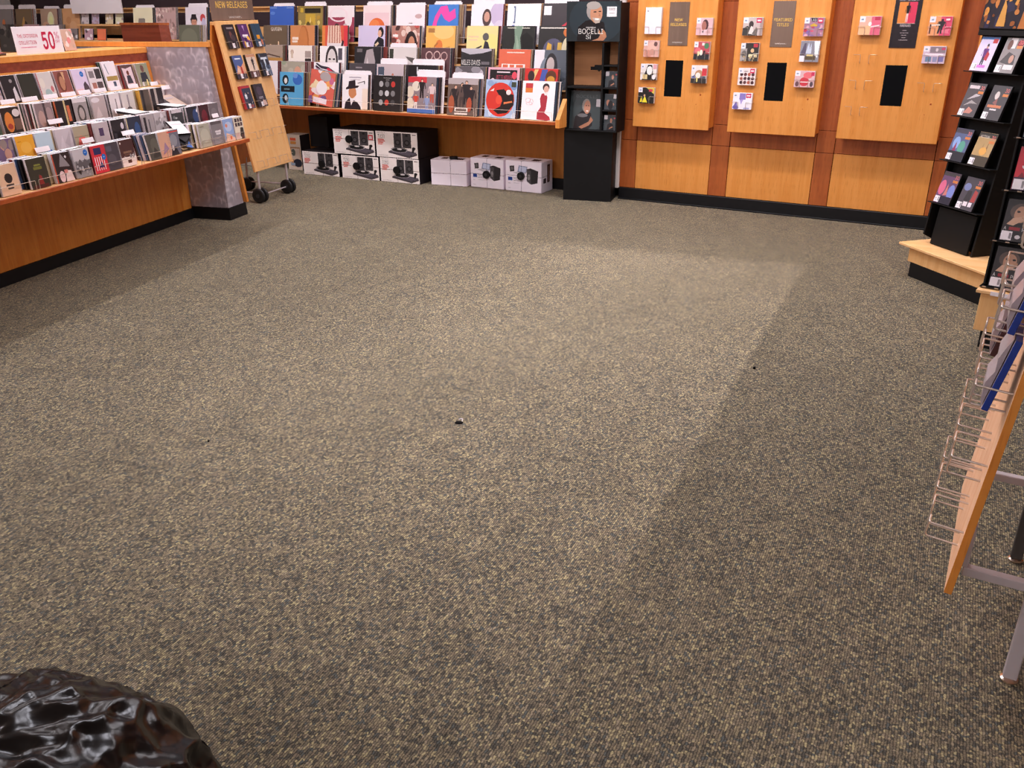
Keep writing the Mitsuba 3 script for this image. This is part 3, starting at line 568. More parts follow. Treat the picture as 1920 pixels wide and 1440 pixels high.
record(0, -3.885, 'pale blue record with a large red and black disc, front row', '#a8bcd8', [*blobs(61, 16, ['#8ca4c8', '#c8d4e4', '#7c94bc'], .05, .15), ('e', .48, .48, .45, .45, '#d0392f'), ('p', [(.34, .72), (.58, .76), (.72, .66), (.9, .62), (.92, .36), (.72, .14), (.44, .1), (.28, .2), (.5, .3), (.56, .46), (.44, .6)], '#241a1a'), ('e', .44, .48, .1, .12, '#e2503c'), ('p', [(.6, .36), (.88, .42), (.86, .46), (.6, .42)], '#d8784c'), ('e', .74, .68, .08, .07, '#e8dcd8'), ('p', [(.14, .7), (.28, .78), (.26, .7)], '#f0e4e0'), ('r', .82, .82, .96, .95, '#3c4434')], short='record with a red disc', behind=3, side='#3a3434', wide=.33)
record(0, -3.525, 'white record with a kneeling figure in red, front row', '#f4ecee', [('p', [(.5, .02), (.5, .2), (.6, .34), (.56, .56), (.6, .68), (.72, .72), (.78, .6), (.76, .3), (.72, .2), (.88, .1), (.92, .02), (.8, 0)], '#a83440'), ('e', .72, .85, .1, .1, '#3a2a2c'), ('e', .73, .8, .075, .09, '#d8a898'), ('p', [(.66, .7), (.76, .74), (.78, .66), (.7, .64)], '#f0dcd8'), ('r', .1, .7, .32, .94, '#d87838'), ('r', .1, .82, .32, .94, '#c03c40'), ('o', .2, .5, .08, .06, .85, '#d8a8ac'), ('o', .3, .46, .06, .08, .85, '#d8a8ac'), ('o', .24, .42, .1, .04, .85, '#d8b0b4')], short='record with a figure in red', behind=4, side='#b8acb0', fan=.006)

# small discs on the rack's far left bay, and a blank header panel above them
G_CD = 'compact discs in the far bay of the record rack'
for x, z, bg, desc, sd in [(-9.45, 1.4235, '#cfc4c8', 'pale grey', 71), (-9.27, 1.4235, '#b8a8c0', 'mauve', 72), (-9.03, 1.4235, '#d8c8a8', 'cream', 73), (-8.86, 1.4235, '#dcd8b8', 'pale green', 74)]:
    disc_case('compact_disc', f'{desc} compact disc on the upper shelf under the blank white panel', 'compact disc', G_CD, .142, .125, .012, pose((x * 1.06, 7.12, 1.428), 0, 12), bg, blobs(sd, 9, ['#8a8288', '#f0e8ea', bg, '#b0909c'], .08, .2))
part(rack, 'bay_shelf', bx(-10.12, -9.4, 7.08, 7.3, 1.405, 1.425), 'maple_shelf', label='short maple shelf of the far bay')
for x, bg, desc, sd in [(-9.42, '#8a7c7c', 'grey picture', 75), (-9.15, '#c8a0b0', 'pink and white', 76), (-8.93, '#e87048', 'orange', 77)]:
    disc_case('compact_disc', f'{desc} compact disc on the lower shelf of the far bay', 'compact disc', G_CD, .16, .125, .012, pose((x * 1.06, 6.90, 1.258), 0, 12), bg, blobs(sd, 7, ['#5c5458', '#f4ecee', bg, '#a86c80'], .1, .25) if sd != 77 else [('r', .1, .1, .9, .9, '#f08058')])
part(rack, 'bay_shelf', bx(-10.12, -9.1, 6.86, 7.08, 1.235, 1.255), 'maple_shelf')
solo('blank_sign', bx(-10.2, -9.28, 7.10, 7.12, 1.54, 1.88, .002), 'white_card', 'blank white header panel above the small discs at far left', 'sign')
cab = thing('pedestal', 'dark cherry tapered pedestal behind the grey end panel', 'pedestal')
part(cab, 'body', trimesh.Trimesh([(-7.90, 5.99, 0), (-7.27, 5.99, 0), (-7.16, 6.06, 0), (-7.90, 6.06, 0), (-7.90, 6.0, 1.44), (-7.345, 6.0, 1.44), (-7.27, 6.055, 1.44), (-7.90, 6.055, 1.44)]).convex_hull, 'cherry_flat')
part(cab, 'top', extrude([(-7.905, 5.995), (-7.343, 5.995), (-7.265, 6.058), (-7.905, 6.058)], .02, pose((0, 0, 1.4405))), 'cherry')
# ------------------------------------------------------------------ boxes under the record rack
G_TT = 'turntable boxes under the record rack'
TT = [('t', 'CROSLEY', .13, .93, .035, '#3a3434', .2), ('t', 'T150', .14, .73, .15, '#2a2628', .16), ('r', .05, .66, .2, .7, '#c85048'), ('r', .05, .6, .22, .64, '#c85a50'), ('r', .05, .54, .18, .58, '#c85a50'), ('r', .05, .48, .16, .52, '#d07068'),
      ('r', .05, .05, .28, .065, '#8c8484'), ('r', .88, .9, .97, .93, '#5a5456'),
      ('r', .44, .4, .62, .96, '#3a3739'), ('r', .65, .4, .85, .96, '#403c3e'), ('r', .62, .4, .65, .96, '#b8b0b0'),
      ('e', .53, .6, .065, .11, '#1e1c1e'), ('e', .53, .6, .04, .07, '#4c484a'), ('e', .53, .88, .03, .04, '#1c1a1c'), ('e', .75, .6, .065, .11, '#1e1c1e'), ('e', .75, .6, .04, .07, '#4c484a'), ('e', .75, .88, .03, .04, '#1c1a1c'),
      ('p', [(.3, .24), (.56, .34), (.98, .2), (.98, .14), (.8, .02), (.78, .02), (.3, .18)], '#443e42'), ('p', [(.3, .24), (.5, .36), (.98, .24), (.84, .08)], '#56505a'),
      ('e', .56, .32, .2, .09, '#19181a'), ('o', .56, .3, .2, .09, .88, '#b0a8aa'), ('e', .57, .34, .06, .03, '#dcd4d2'), ('p', [(.86, .24), (.88, .44), (.94, .42), (.9, .22)], '#242224'), ('e', .91, .4, .04, .05, '#1c1a1c'), ('r', .82, .1, .86, .13, '#1c1a1c')]
def turntable_box(x0, x1, y, z0, z1, label, tag=None, yaw=3.6, depth=.38, sticker=False):
    w, h = x1 - x0, z1 - z0
    M = pose(((x0 + x1) / 2, y, z0), yaw)
    k = thing('turntable_box', label, 'box', G_TT)
    part(k, 'carton', case_ply(w, h, depth, '#f0e6e2', '#1a1418', '#171216', 'print_matte', .002), None, M)
    sh = TT + ([('r', .86, .64, .97, .84, '#c83848'), ('r', .88, .68, .95, .8, '#e8dcdc')] if sticker else [])
    part(k, 'front_print', art(round(w - .006, 3), round(h - .006, 3), sh, '#f2e8e4', 'print_matte'), None, M @ pose((0, -.0008, .003)), 'white front picturing two speakers and a turntable')
    if tag:
        tx, tz = tag
        tx, tz = (tx - .5) * w, tz * h
        part(k, 'security_tag', cyl((tx, -.022, tz), (tx, -.0015, tz), .036), 'rubber_base', M, 'round black security tag')
        part(k, 'security_wire', cat(tube([(-w / 2 - .002, -.0025, tz), (w / 2 + .002, -.0025, tz)], .0011, 4), tube([(tx, -.0025, -.0), (tx, -.0025, h + .002), (tx, depth, h + .002)], .0011, 4)), 'steel_dark', M)
turntable_box(-6.362, -5.905, 6.738, .001, .238, 'turntable box on the floor, leftmost of the lower row', (.55, .5))
turntable_box(-5.862, -5.407, 6.757, .001, .232, 'turntable box on the floor, middle of the lower row', (.42, .56))
turntable_box(-5.392, -4.938, 6.785, .001, .238, 'turntable box on the floor, rightmost of the lower row', (.44, .52))
turntable_box(-5.935, -5.436, 6.752, .2395, .482, 'turntable box stacked on top at left, with a red sticker', (.4, .62), sticker=True)
turntable_box(-5.425, -4.944, 6.785, .2395, .487, 'turntable box stacked on top at right, without a round tag')

G_SP = 'white speaker boxes under the record rack'
SPK = [('p', [(.11, .83), (.24, .85), (.25, .66), (.13, .64)], '#3c383a'), ('e', .18, .75, .04, .06, '#6c686a'), ('p', [(.38, .87), (.62, .84), (.58, .62), (.34, .66)], '#6a7494'), ('p', [(.4, .85), (.6, .82), (.57, .64), (.36, .68)], '#c4cce4'), ('p', [(.2, .62), (.34, .66), (.58, .6), (.44, .53)], '#c8c2c8'),
       ('p', [(.6, .76), (.7, .8), (.92, .72), (.9, .32), (.72, .26), (.6, .36)], '#2e2a2c'), ('p', [(.6, .76), (.72, .72), (.72, .26), (.6, .36)], '#4a4648'), ('e', .66, .5, .035, .1, '#8c888a'), ('r', .07, .34, .19, .46, '#24408c'), ('r', .07, .33, .19, .35, '#c8d0e8'),
       ('r', .22, .44, .52, .455, '#6c686c'), ('r', .22, .39, .48, .405, '#8c888c'), ('r', .22, .34, .5, .355, '#8c888c'), ('r', .22, .26, .4, .27, '#b4b0b4'), ('r', .07, .24, .14, .26, '#c0bcc0'), ('r', .07, .08, .14, .1, '#c0bcc0')]
TOPP = [('r', .18, .35, .36, .75, '#4a3430'), ('r', .62, .25, .84, .65, '#3c2a2a')]
def speaker_box(x0, x1, y, h, depth, yaw, label, printed, tag):
    w = x1 - x0
    M = pose(((x0 + x1) / 2, y, .001), yaw)
    k = thing('speaker_box', label, 'box', G_SP if printed else None)
    part(k, 'carton', case_ply(w, h, depth, '#f6ecf6', '#ece0ea', '#ece0e6', 'print_matte', .003), None, M)
    if printed:
        part(k, 'front_print', art(round(w - .008, 3), round(h - .008, 3), SPK, '#f8eef8', 'print_matte'), None, M @ pose((0, -.0008, .004)), 'picture of small black speakers and a laptop')
        part(k, 'side_print', art(round(depth - .01, 3), round(h - .008, 3), [('r', .5, .3, .75, .9, '#4a3838'), ('r', .55, .36, .7, .84, '#7a5a54'), ('r', .15, .3, .4, .46, '#3a3034')], '#ece0ea', 'print_matte'), None, M @ np.array([[0, -1, 0, w / 2 + .0008], [1, 0, 0, depth / 2], [0, 0, 1, .004], [0, 0, 0, 1.0]]), 'printed side')
    part(k, 'top_print', art(round(w - .008, 3), round(depth - .008, 3), TOPP, '#ece0e6', 'print_matte'), None, M @ np.array([[1, 0, 0, 0], [0, 0, 1, .004], [0, -1, 0, h + .0008], [0, 0, 0, 1.0]]), 'top with two dark printed rectangles')
    if tag[2] == 'front':
        tx, tz = (tag[0] - .5) * w, tag[1] * h
        part(k, 'security_tag', cyl((tx, -.022, tz), (tx, -.0015, tz), .036), 'rubber_base', M, 'round black security tag')
        part(k, 'security_tag_hub', cyl((tx, -.026, tz), (tx, -.0225, tz), .016), 'hub', M)
        wz, wx = tz, tx
    else:
        part(k, 'security_tag', mv(cyl((0, 0, 0), (0, 0, .022), .04), pose((.02, depth * .4, h + .0025))), 'rubber_base', M, 'round black security tag')
        wz, wx = h * .48, .02
    part(k, 'security_wire', cat(tube([(-w / 2 - .002, -.0025, wz), (w / 2 + .002, -.0025, wz), (w / 2 + .002, depth, wz)], .0012, 4), tube([(wx, -.0025, 0), (wx, -.0025, h + .0025), (wx, depth, h + .0025)], .0012, 4)), 'steel_dark', M)
speaker_box(-4.846, -4.47, 6.885, .24, .21, 9, 'plain white box between the turntable boxes and the speaker boxes', False, (0, 0, 'top'))
speaker_box(-4.446, -4.085, 6.948, .275, .22, 1, 'white speaker box, left of the pair beside the black tower', True, (.5, .47, 'front'))
speaker_box(-4.068, -3.687, 6.955, .278, .22, 0, 'white speaker box, right of the pair beside the black tower', True, (.45, .52, 'front'))

k = thing('headphone_box', 'tall cream box with an orange label behind the rolling rack', 'box')
Mh = pose((-6.60, 6.86, .001), 4)
part(k, 'carton', case_ply(.19, .365, .16, '#d0c0b0', '#241c1c', '#b8a898', 'print_matte', .002), None, Mh)
part(k, 'front_print', art(.184, .359, [('r', .3, .84, .7, .92, '#d85c3c'), ('r', .3, .74, .7, .82, '#c88848'), ('r', .25, .1, .95, .66, '#a88060'), ('r', .3, .3, .9, .62, '#c8b4a4'), ('e', .45, .5, .14, .1, '#5a6058'), ('e', .7, .2, .3, .12, '#222430'), ('r', .2, .12, .5, .2, '#8c98a8')], '#d0c0b0', 'print_matte'), None, Mh @ pose((0, -.0008, .003)))
solo('black_box', case_ply(.24, .31, .22, '#121014', '#100e12', '#0e0c10', 'print_matte', .003), None, 'plain black box standing behind the cream box', 'box', None, pose((-6.30, 6.96 + .17, .001) if False else (-6.36, 7.0, .239), 3))
k = thing('display_box', 'dark box with a white band beside the rolling rack legs', 'box')
Mh = pose((-7.25, 6.82, .001), 2)
part(k, 'carton', case_ply(.5, .3, .3, '#1c181c', '#161216', '#1a161a', 'print_matte', .003), None, Mh)
part(k, 'front_print', art(.49, .29, [('r', .0, .0, 1, .3, '#b8aca0'), ('p', [(.55, .4), (.62, .9), (.72, .55)], '#e4dcd8'), ('r', .05, .36, .95, .5, '#2c2426')], '#1a161a', 'print_matte'), None, Mh @ pose((0, -.0008, .004)))

# ------------------------------------------------------------------ black cardboard display tower
tw = thing('display_tower', 'black cardboard floor display with a poster header and record compartments', 'display')
TY = 12.3
Mt = pose((-3.40, 6.828, 0), TY)
part(tw, 'plinth', bx(.0, .428, .0, .23, 0, .599, .002), 'black_board', Mt, 'plain black lower body')
UW0, UW1, UD = .02, .485, .21
Mu = pose((-3.40, 6.80, 0), 4.0)
part(tw, 'cabinet_floor', bx(UW0, UW1, .0, UD, .600, .612), 'black_board', Mu)
part(tw, 'side_panel', bx(UW0, UW0 + .012, .0, UD, .612, 1.60), 'black_board', Mu)
part(tw, 'side_panel', bx(UW1 - .012, UW1, .0, UD, .612, 1.60), 'black_board', Mu)
part(tw, 'back_board', bx(UW0 + .013, UW1 - .013, .15, .156, .613, 1.59), 'cardboard', Mu, 'bare brown cardboard back')
part(tw, 'divider', bx(.335, .352, .0, .148, .613, 1.30), 'black_board', Mu)
for z in (.955, .955):
    break
part(tw, 'shelf', bx(UW0 + .013, .334, .0, .148, .945, .962), 'black_board', Mu)
for z in (.768, .945, 1.12):
    part(tw, 'shelf', bx(.353, UW1 - .013, .0, .148, z, z + .012), 'black_board', Mu)
part(tw, 'locking_tab', extrude([(0, 0), (.06, 0), (.075, -.014), (.09, 0), (.15, 0), (.15, .024), (.115, .024), (.112, .038), (.035, .038), (.033, .024), (0, .024)], .004, np.array([[1, 0, 0, .185], [0, 0, -1, .1495], [0, 1, 0, 1.085], [0, 0, 0, 1.0]])), 'black_board', Mu, 'black locking tab')
part(tw, 'header', bx(UW0, UW1, -.004, .02, 1.31, 1.612, .002), 'black_board', Mu)
hdr = [('r', 0, 0, 1, 1, '#20292d'), ('e', .55, .55, .5, .6, '#26333a'), ('p', [(.2, 0), (.22, .36), (.36, .52), (.5, .56), (.7, .48), (.74, .2), (.7, 0)], '#120f12'), ('e', .52, .76, .15, .24, '#9c9490'), ('e', .555, .7, .115, .24, '#c08a6c'), ('e', .5, .9, .13, .1, '#a8a09a'), ('p', [(.48, .6), (.64, .58), (.62, .47), (.54, .45)], '#b4a69a'),
       ('e', .53, .74, .03, .014, '#2a201e'), ('e', .62, .75, .025, .014, '#2a201e'), ('e', .57, .56, .045, .025, '#efe2dc'), ('p', [(.6, .72), (.64, .64), (.6, .63)], '#a87458'), ('p', [(.48, .02), (.6, .08), (.66, .22), (.7, .3), (.74, .22), (.76, .12), (.7, .02)], '#b0785c'), ('p', [(.6, .2), (.62, .3), (.65, .2), (.69, .31), (.7, .2), (.74, .24), (.72, .1)], '#b8805f'),
       ('t', 'ANDREA', .46, .335, .035, '#f0eae6', .19), ('t', 'BOCELLI', .46, .19, .13, '#e8e2de', .46), ('t', 'Sí', .42, .06, .11, '#dcd8d4', .1), ('r', .75, .62, .93, .87, '#ece4e6'), *[('r', .78, .78 + .022 * i, .9, .79 + .022 * i, '#8c8488') for i in range(3)], ('r', .79, .7, .89, .715, '#a8a0a4')]
part(tw, 'header_print', art(.462, .298, hdr, '#20292d'), None, Mu @ pose(((UW0 + UW1) / 2, -.0052, 1.312)), 'dark poster of a laughing man with a hand on his chest')
bust_lp = [('e', .6, .5, .5, .6, '#3a4446'), ('p', [(.14, 0), (.17, .32), (.4, .5), (.66, .42), (.72, .1), (.6, 0)], '#19161a'), ('e', .5, .62, .13, .18, '#8c847e'), ('e', .53, .58, .1, .18, '#b8826a'), ('e', .5, .62, .02, .012, '#2a2020'), ('e', .57, .62, .02, .012, '#2a2020'), ('e', .54, .48, .04, .018, '#e8dcd4'), ('p', [(.3, .05), (.6, .2), (.66, .34), (.74, .24), (.62, .1), (.4, .0)], '#a87258'), ('t', 'BOCELLI', .5, .82, .08, '#5f686a', .66), ('r', .8, .6, .98, .8, '#d8d0d4')]
disc_case('record', 'dark record of a smiling man in the black display tower', 'record', None, .296, .31, .008, Mu @ pose((.184, .045, .614), 0, 8), '#2c3436', bust_lp + [('e', .4, .36, .16, .05, '#6a686a')], side='#3c4448')
G_TCD = 'compact discs in the black display tower'
tcd = [('r', .0, .72, .28, 1, '#ded6da'), ('p', [(.25, 0), (.3, .4), (.5, .5), (.75, .4), (.85, 0)], '#17151a'), ('e', .58, .66, .1, .16, '#b07c66'), ('p', [(.45, .08), (.75, .22), (.7, .3), (.45, .16)], '#a87058'), ('e', .85, .82, .08, .06, '#c05458')]
for z, lab, sh in ((.959, 'dark compact disc in the upper right cell of the black tower', tcd), (.782, 'dark compact disc in the middle right cell of the black tower', [('r', .7, .72, 1, 1, '#ded6da'), ('e', .3, .45, .16, .2, '#a06c58'), ('e', .65, .35, .14, .1, '#b07c66'), ('r', .95, .0, 1, .7, '#7ca0a4'), ('e', .5, .3, .2, .3, '#16161a')]), (.614, 'dark compact disc in the bottom right cell of the black tower', tcd[:1] + tcd[1:])):
    disc_case('compact_disc', lab, 'compact disc', G_TCD, .112, .125, .01, Mu @ pose((.413, .03, z), 0, 7), '#3a4044', sh, side='#8ca4a8', top='#d8d4d8')

# ------------------------------------------------------------------ hanging panels on the clad wall
def clip(xo, xi, z1, z0, d, y=0.0):
    """wire clip: from the board at the outer end, forward, inward, down and back"""
    return tube([(xo, y, z1), (xo, y - d, z1), (xi, y - d, z1), (xi, y - d, z0), (xi, y, z0)], .0016, 5, .006)
pnl = []
PF = 6.98
for (x0, x1, lab) in ((-2.833, -2.178, 'maple display panel on the wall carrying the NEW RELEASES plaque'), (-2.022, -1.34, 'maple display panel on the wall carrying the FEATURED TITLES plaque'), (-1.184, -.488, 'half-empty maple display panel on the wall with the black BRIDGES poster'), (-.345, .31, 'maple display panel on the wall behind the black disc rack')):
    k = thing('hanging_display', lab, 'panel', None)
    m = (x0 + x1) / 2
    part(k, 'board', bx(x0, x1, PF, PF + .022, .645, 2.0, .0025), 'maple')
    part(k, 'mounting_box', bx(x0 + .012, x1 + .0, PF + .022, YW - .001, .66, 1.98, .002), 'maple_edge')
    hx = {-2.833: -2.498, -2.022: -1.683, -1.184: -.838}.get(x0, m)
    part(k, 'window', bx(hx - .0725, hx + .0725, PF - .0015, PF, .896, 1.172, .0005), 'black_matte', label='black rectangular window')
    part(k, 'screw', cyl((x1 - .085, PF - .003, .918), (x1 - .085, PF, .918), .006, 10), 'cherry_edge')
    part(k, 'screw', cyl((x1 - .115, PF - .002, .845), (x1 - .115, PF, .845), .003, 8), 'cherry_edge')
    pnl.append(k)

def holder(panel, xc, zb, w=.15, empty=False):
    for s in (-1, 1):
        part(panel, 'wire_clip', clip(xc + s * w / 2, xc + s * .03, zb + .058, zb, 0.042 if not empty else .03, PF), 'wire')
G_WCD = 'compact discs hung on the wall panels'
def wall_cd(p, xc, zb, label, bg, shapes, w=.14, h=.124, depth=.028, badge=True, st=None):
    holder(pnl[p], xc, zb - .004, w + .012)
    sh = shapes + ([('r', .0, .7, .26, 1, '#ece4ea'), ('r', .07, .8, .18, .88, '#8c98b4')] if badge else []) + (st or [])
    disc_case('compact_disc', label, 'compact disc', G_WCD, w, h, depth, pose((xc, PF - .038, zb), 0, math.degrees(.0075 / h)), bg, sh, side='#cfc4c4', top='#efe6e6')
RB = [('r', .68, .72, .94, .98, '#c83858'), ('r', .72, .8, .9, .9, '#f0d8dc')]
wall_cd(0, -2.686, 1.368, 'tall plain white case at top left of the NEW RELEASES panel', '#f0e8f2', [('r', .1, .85, .2, .9, '#b0a8b4')], .137, .195, badge=False)
wall_cd(0, -2.691, 1.196, 'pink compact disc second from top at left of the NEW RELEASES panel', '#d8a89c', [('e', .55, .55, .3, .4, '#e0b4a4'), ('e', .3, .2, .25, .25, '#c88c7c'), ('e', .8, .8, .12, .14, '#6a4a48'), ('e', .6, .3, .2, .2, '#c49080')], .128)
wall_cd(0, -2.702, 1.02, 'black and white portrait compact disc at left of the NEW RELEASES panel', '#e4dcd8', [('p', [(.1, 0), (.3, .5), (.45, .95), (.7, .95), (.8, .4), (1, .2), (1, 0)], '#221e20'), ('e', .56, .6, .18, .28, '#f0e8e4'), ('r', .15, .05, .45, .35, '#d8c088'), ('e', .85, .2, .12, .16, '#ece4e4'), ('r', .78, .7, 1, 1, '#d8a0a8')])
wall_cd(0, -2.712, .838, 'black and yellow compact disc lowest at left of the NEW RELEASES panel', '#22201f', [('p', [(.1, .05), (.2, .45), (.3, .1)], '#e0cc30'), ('p', [(.25, .05), (.42, .5), (.6, .05)], '#e8d838'), ('e', .4, .5, .06, .08, '#d8a888'), ('p', [(.5, 1), (1, .6), (1, 1)], '#dcc048'), ('e', .7, .3, .1, .1, '#4a4a3c'), ('r', .66, .76, .9, .92, '#c83c4c')])
wall_cd(0, -2.263, 1.362, 'pink compact disc with a tilted face at right of the NEW RELEASES panel', '#dcb0b4', [('e', .55, .6, .2, .32, '#4a2e30'), ('e', .48, .55, .15, .28, '#a86c60'), ('p', [(.3, 0), (.4, .3), (.7, .35), (.95, .0)], '#e0bcc0'), ('r', .62, .1, .9, .25, '#c89c9c'), ('p', [(.38, .2), (.48, .3), (.46, .12)], '#2c2024')], .13)
wall_cd(0, -2.27, 1.184, 'red and green cartoon compact disc at right of the NEW RELEASES panel', '#b85058', [('e', .8, .78, .16, .16, '#4c7c58'), ('e', .25, .5, .2, .2, '#d87078'), ('r', 0, 0, 1, .32, '#2c2a2e'), ('e', .3, .34, .08, .14, '#e8dca8'), ('e', .48, .4, .1, .16, '#e4e0d0'), ('e', .68, .38, .08, .14, '#3a2428'), ('r', .5, .8, .66, .95, '#f0dcd8')], .127, .132)
wall_cd(0, -2.278, 1.008, 'colourful compact disc with a cartoon fox-like face lowest at right of the NEW RELEASES panel', '#e4dcd8', [('p', [(0, .3), (.3, .55), (.3, .3)], '#4a64a8'), ('e', .5, .5, .26, .26, '#b88c6c'), ('e', .45, .45, .16, .16, '#f0e4d8'), ('r', .7, .4, 1, .85, '#c83c44'), ('r', 0, 0, 1, .28, '#33302f'), ('e', .4, .2, .06, .14, '#d8c878'), ('r', .6, .28, .95, .4, '#5a6070')], .128, .134)
wall_cd(1, -1.888, 1.362, 'grey photograph compact disc with a magenta badge at top left of FEATURED TITLES', '#c4b4b0', [('p', [(0, 0), (0, .4), (.25, .55), (.4, .4), (.8, .0)], '#3c3836'), ('e', .42, .62, .12, .2, '#3a3230'), ('p', [(.3, .1), (.42, .55), (.5, .5), (.62, .05)], '#dcd2cc'), ('p', [(.5, .1), (.7, .5), (.78, .3), (.75, 0)], '#6c6460'), ('r', .88, 0, 1, 1, '#a08c88')], .148, .127, st=RB)
wall_cd(1, -1.893, 1.18, 'black gold and grey compact disc second down at left of FEATURED TITLES', '#34302d', [('r', 0, 0, .36, .72, '#a49c98'), ('e', .2, .4, .14, .2, '#6c6662'), ('e', .66, .6, .1, .12, '#e0b88c'), ('r', .46, .22, .95, .4, '#e8d8b0'), *blobs(81, 10, ['#c0a878', '#5a5450', '#7c7470'], .04, .1, (0, 0, 1, .3)), ('r', .7, .78, .95, .98, '#b83844')], .138, .13)
wall_cd(1, -1.896, 1.006, 'white compact disc with a grid of dark heads at left of FEATURED TITLES', '#ecdad8', [('e', .2 + .22 * i, .16 + .24 * j, .09, .1, ['#3a2024', '#5a3438', '#a85848', '#4a2c30'][(i + 2 * j) % 4]) for i in range(4) for j in range(3)] + [('r', .34, .8, .56, .84, '#6a5a5c')], .135, .125, st=RB)
wall_cd(1, -1.912, .826, 'white and violet compact disc lowest at left of FEATURED TITLES', '#efe8f2', [('r', .34, .6, .66, .98, '#8c7cc0'), ('p', [(.36, .6), (.45, .3), (.55, .6)], '#a898d0'), ('p', [(0, .1), (.2, .5), (.26, .2), (.1, 0)], '#7c6cb0'), ('r', .6, .02, .9, .12, '#a8a0c8'), ('e', .2, .1, .14, .1, '#6a5ca0')], .152, .124, st=RB)
wall_cd(1, -1.44, 1.36, 'purple patterned compact disc at top right of FEATURED TITLES', '#a4788c', [('r', .32, .8, .64, 1, '#2a2428'), ('t', 'LAS', .46, .83, .13, '#f0e8ec', .28), *blobs(83, 16, ['#7c5ca8', '#c85a70', '#d8a0b0', '#8c6c9c', '#b83c50'], .06, .16, (.05, .02, .95, .55)), ('p', [(.3, .6), (.5, .72), (.7, .6), (.66, .54), (.34, .54)], '#c8a03c')], .14, .127, st=RB)
wall_cd(1, -1.448, 1.184, 'tall silver case at right of FEATURED TITLES, second down', '#8c8a94', [('p', [(.3, .4), (.42, .95), (.5, .6), (.56, .95), (.6, .4)], '#c4ccdc'), ('p', [(.7, 1), (1, 1), (.95, .2), (.8, .3)], '#f4f2f6'), ('r', .3, .1, .85, .3, '#5a4c38'), ('r', .36, .28, .7, .36, '#d8c488'), ('r', 0, 0, .26, .3, '#ece4ea'), ('p', [(0, .3), (.2, .9), (.3, .9), (.3, .3)], '#5c5468')], .138, .146, badge=False)
wall_cd(1, -1.46, 1.005, 'red and pink cartoon compact disc lowest at right of FEATURED TITLES', '#d8b0b4', [('e', .5, .35, .24, .28, '#c83c48'), ('e', .66, .75, .24, .2, '#e06c74'), ('e', .15, .2, .1, .16, '#6c4a50'), ('e', .88, .2, .08, .16, '#54424c'), ('r', .3, .3, .8, .36, '#f0dcd8'), ('r', .82, .72, .98, .95, '#c83858')], .146, .117)
wall_cd(2, -1.055, 1.372, 'pink and cream compact disc alone at left of the BRIDGES poster', '#e8b09c', [('r', .55, 0, 1, 1, '#d8647c'), ('r', 0, 0, .55, .5, '#e8b488'), ('e', .5, .6, .08, .12, '#f4ece8'), ('p', [(.55, .4), (.95, .5), (.95, .56), (.55, .48)], '#f0d0d4'), ('r', .7, .8, .95, .98, '#b83450')], .146, .124)
wall_cd(2, -.6, 1.371, 'orange and pink compact disc with a dancing figure, right of the BRIDGES poster', '#e89c6c', [('r', .5, 0, 1, 1, '#d84c6c'), *figure(.5, .1, .75, '#3a2428', '#2a2226', '#2a2226', '#1c1618', .1), ('p', [(.1, .58), (.5, .6), (.5, .54), (.12, .52)], '#f4e0d8'), ('r', .04, .1, .1, .6, '#4a2c2c'), ('p', [(.6, .3), (.95, .36), (.9, .2), (.95, .1), (.6, .16)], '#e8788c')], .143, .123, st=RB)
wall_cd(2, -.606, 1.191, 'pale mauve compact disc below the dancing figure one', '#cdb4c4', [('r', .3, .62, .98, .98, '#8c7c84'), ('e', .6, .8, .06, .1, '#d8c8cc'), ('r', .1, .48, .9, .58, '#f0e4ec'), ('r', .14, .1, .4, .4, '#6c84a0'), ('r', .46, .1, .66, .4, '#8c8cac'), ('r', .72, .1, .94, .4, '#7c74a8'), ('r', .8, .8, .96, .94, '#c84868')], .145, .113)
for x, z in ((-1.058, 1.182), (-1.063, 1.006), (-1.068, .823), (-.603, 1.003)):
    holder(pnl[2], x, z, .155, True)

sw = wood('#7c6456', '#6c5648', '#8c7464', 2, .6)
scene['plaque_wood'] = {'type': 'twosided', 'b': {'type': 'principled', 'base_color': sw, 'roughness': 0.4}}
GOLD = '#e0b45c'
def decal(w, h, shapes):
    """lettering only, without a backing sheet: drop the sheet's first two triangles"""
    v, f, c = art_mesh(w, h, shapes, '#000')
    return mikit.ply((v[4:], f[2:] - 4), 'print', False, color=c[4:])
for x, t1, t2, lab in ((-2.483, 'NEW', 'RELEASES', 'brown wood-grain plaque lettered NEW RELEASES on the wall panel'), (-1.672, 'FEATURED', 'TITLES', 'brown wood-grain plaque lettered FEATURED TITLES on the wall panel')):
    k = thing('plaque', lab, 'sign')
    part(k, 'plate', bx(x - .081, x + .081, PF - .0048, PF - .0006, 1.282, 1.6, .001), 'plaque_wood')
    part(k, 'lettering', decal(.16, .316, [('t', t1, .5, .565, .065, GOLD, .42 if t1 == 'NEW' else .84, True), ('t', t2, .5, .455, .065, GOLD, .82 if t2 == 'RELEASES' else .56, True), ('t', 'BARNES&NOBLE', .5, .06, .026, '#f0e4dc', .52)]), None, pose((x, PF - .006, 1.283)), 'gold lettering')
k = thing('poster', 'black BRIDGES poster with an orange and pink square on the wall panel', 'poster')
part(k, 'sheet', bx(-.912, -.738, PF - .0048, PF - .0006, 1.288, 1.66, .001), 'black_board')
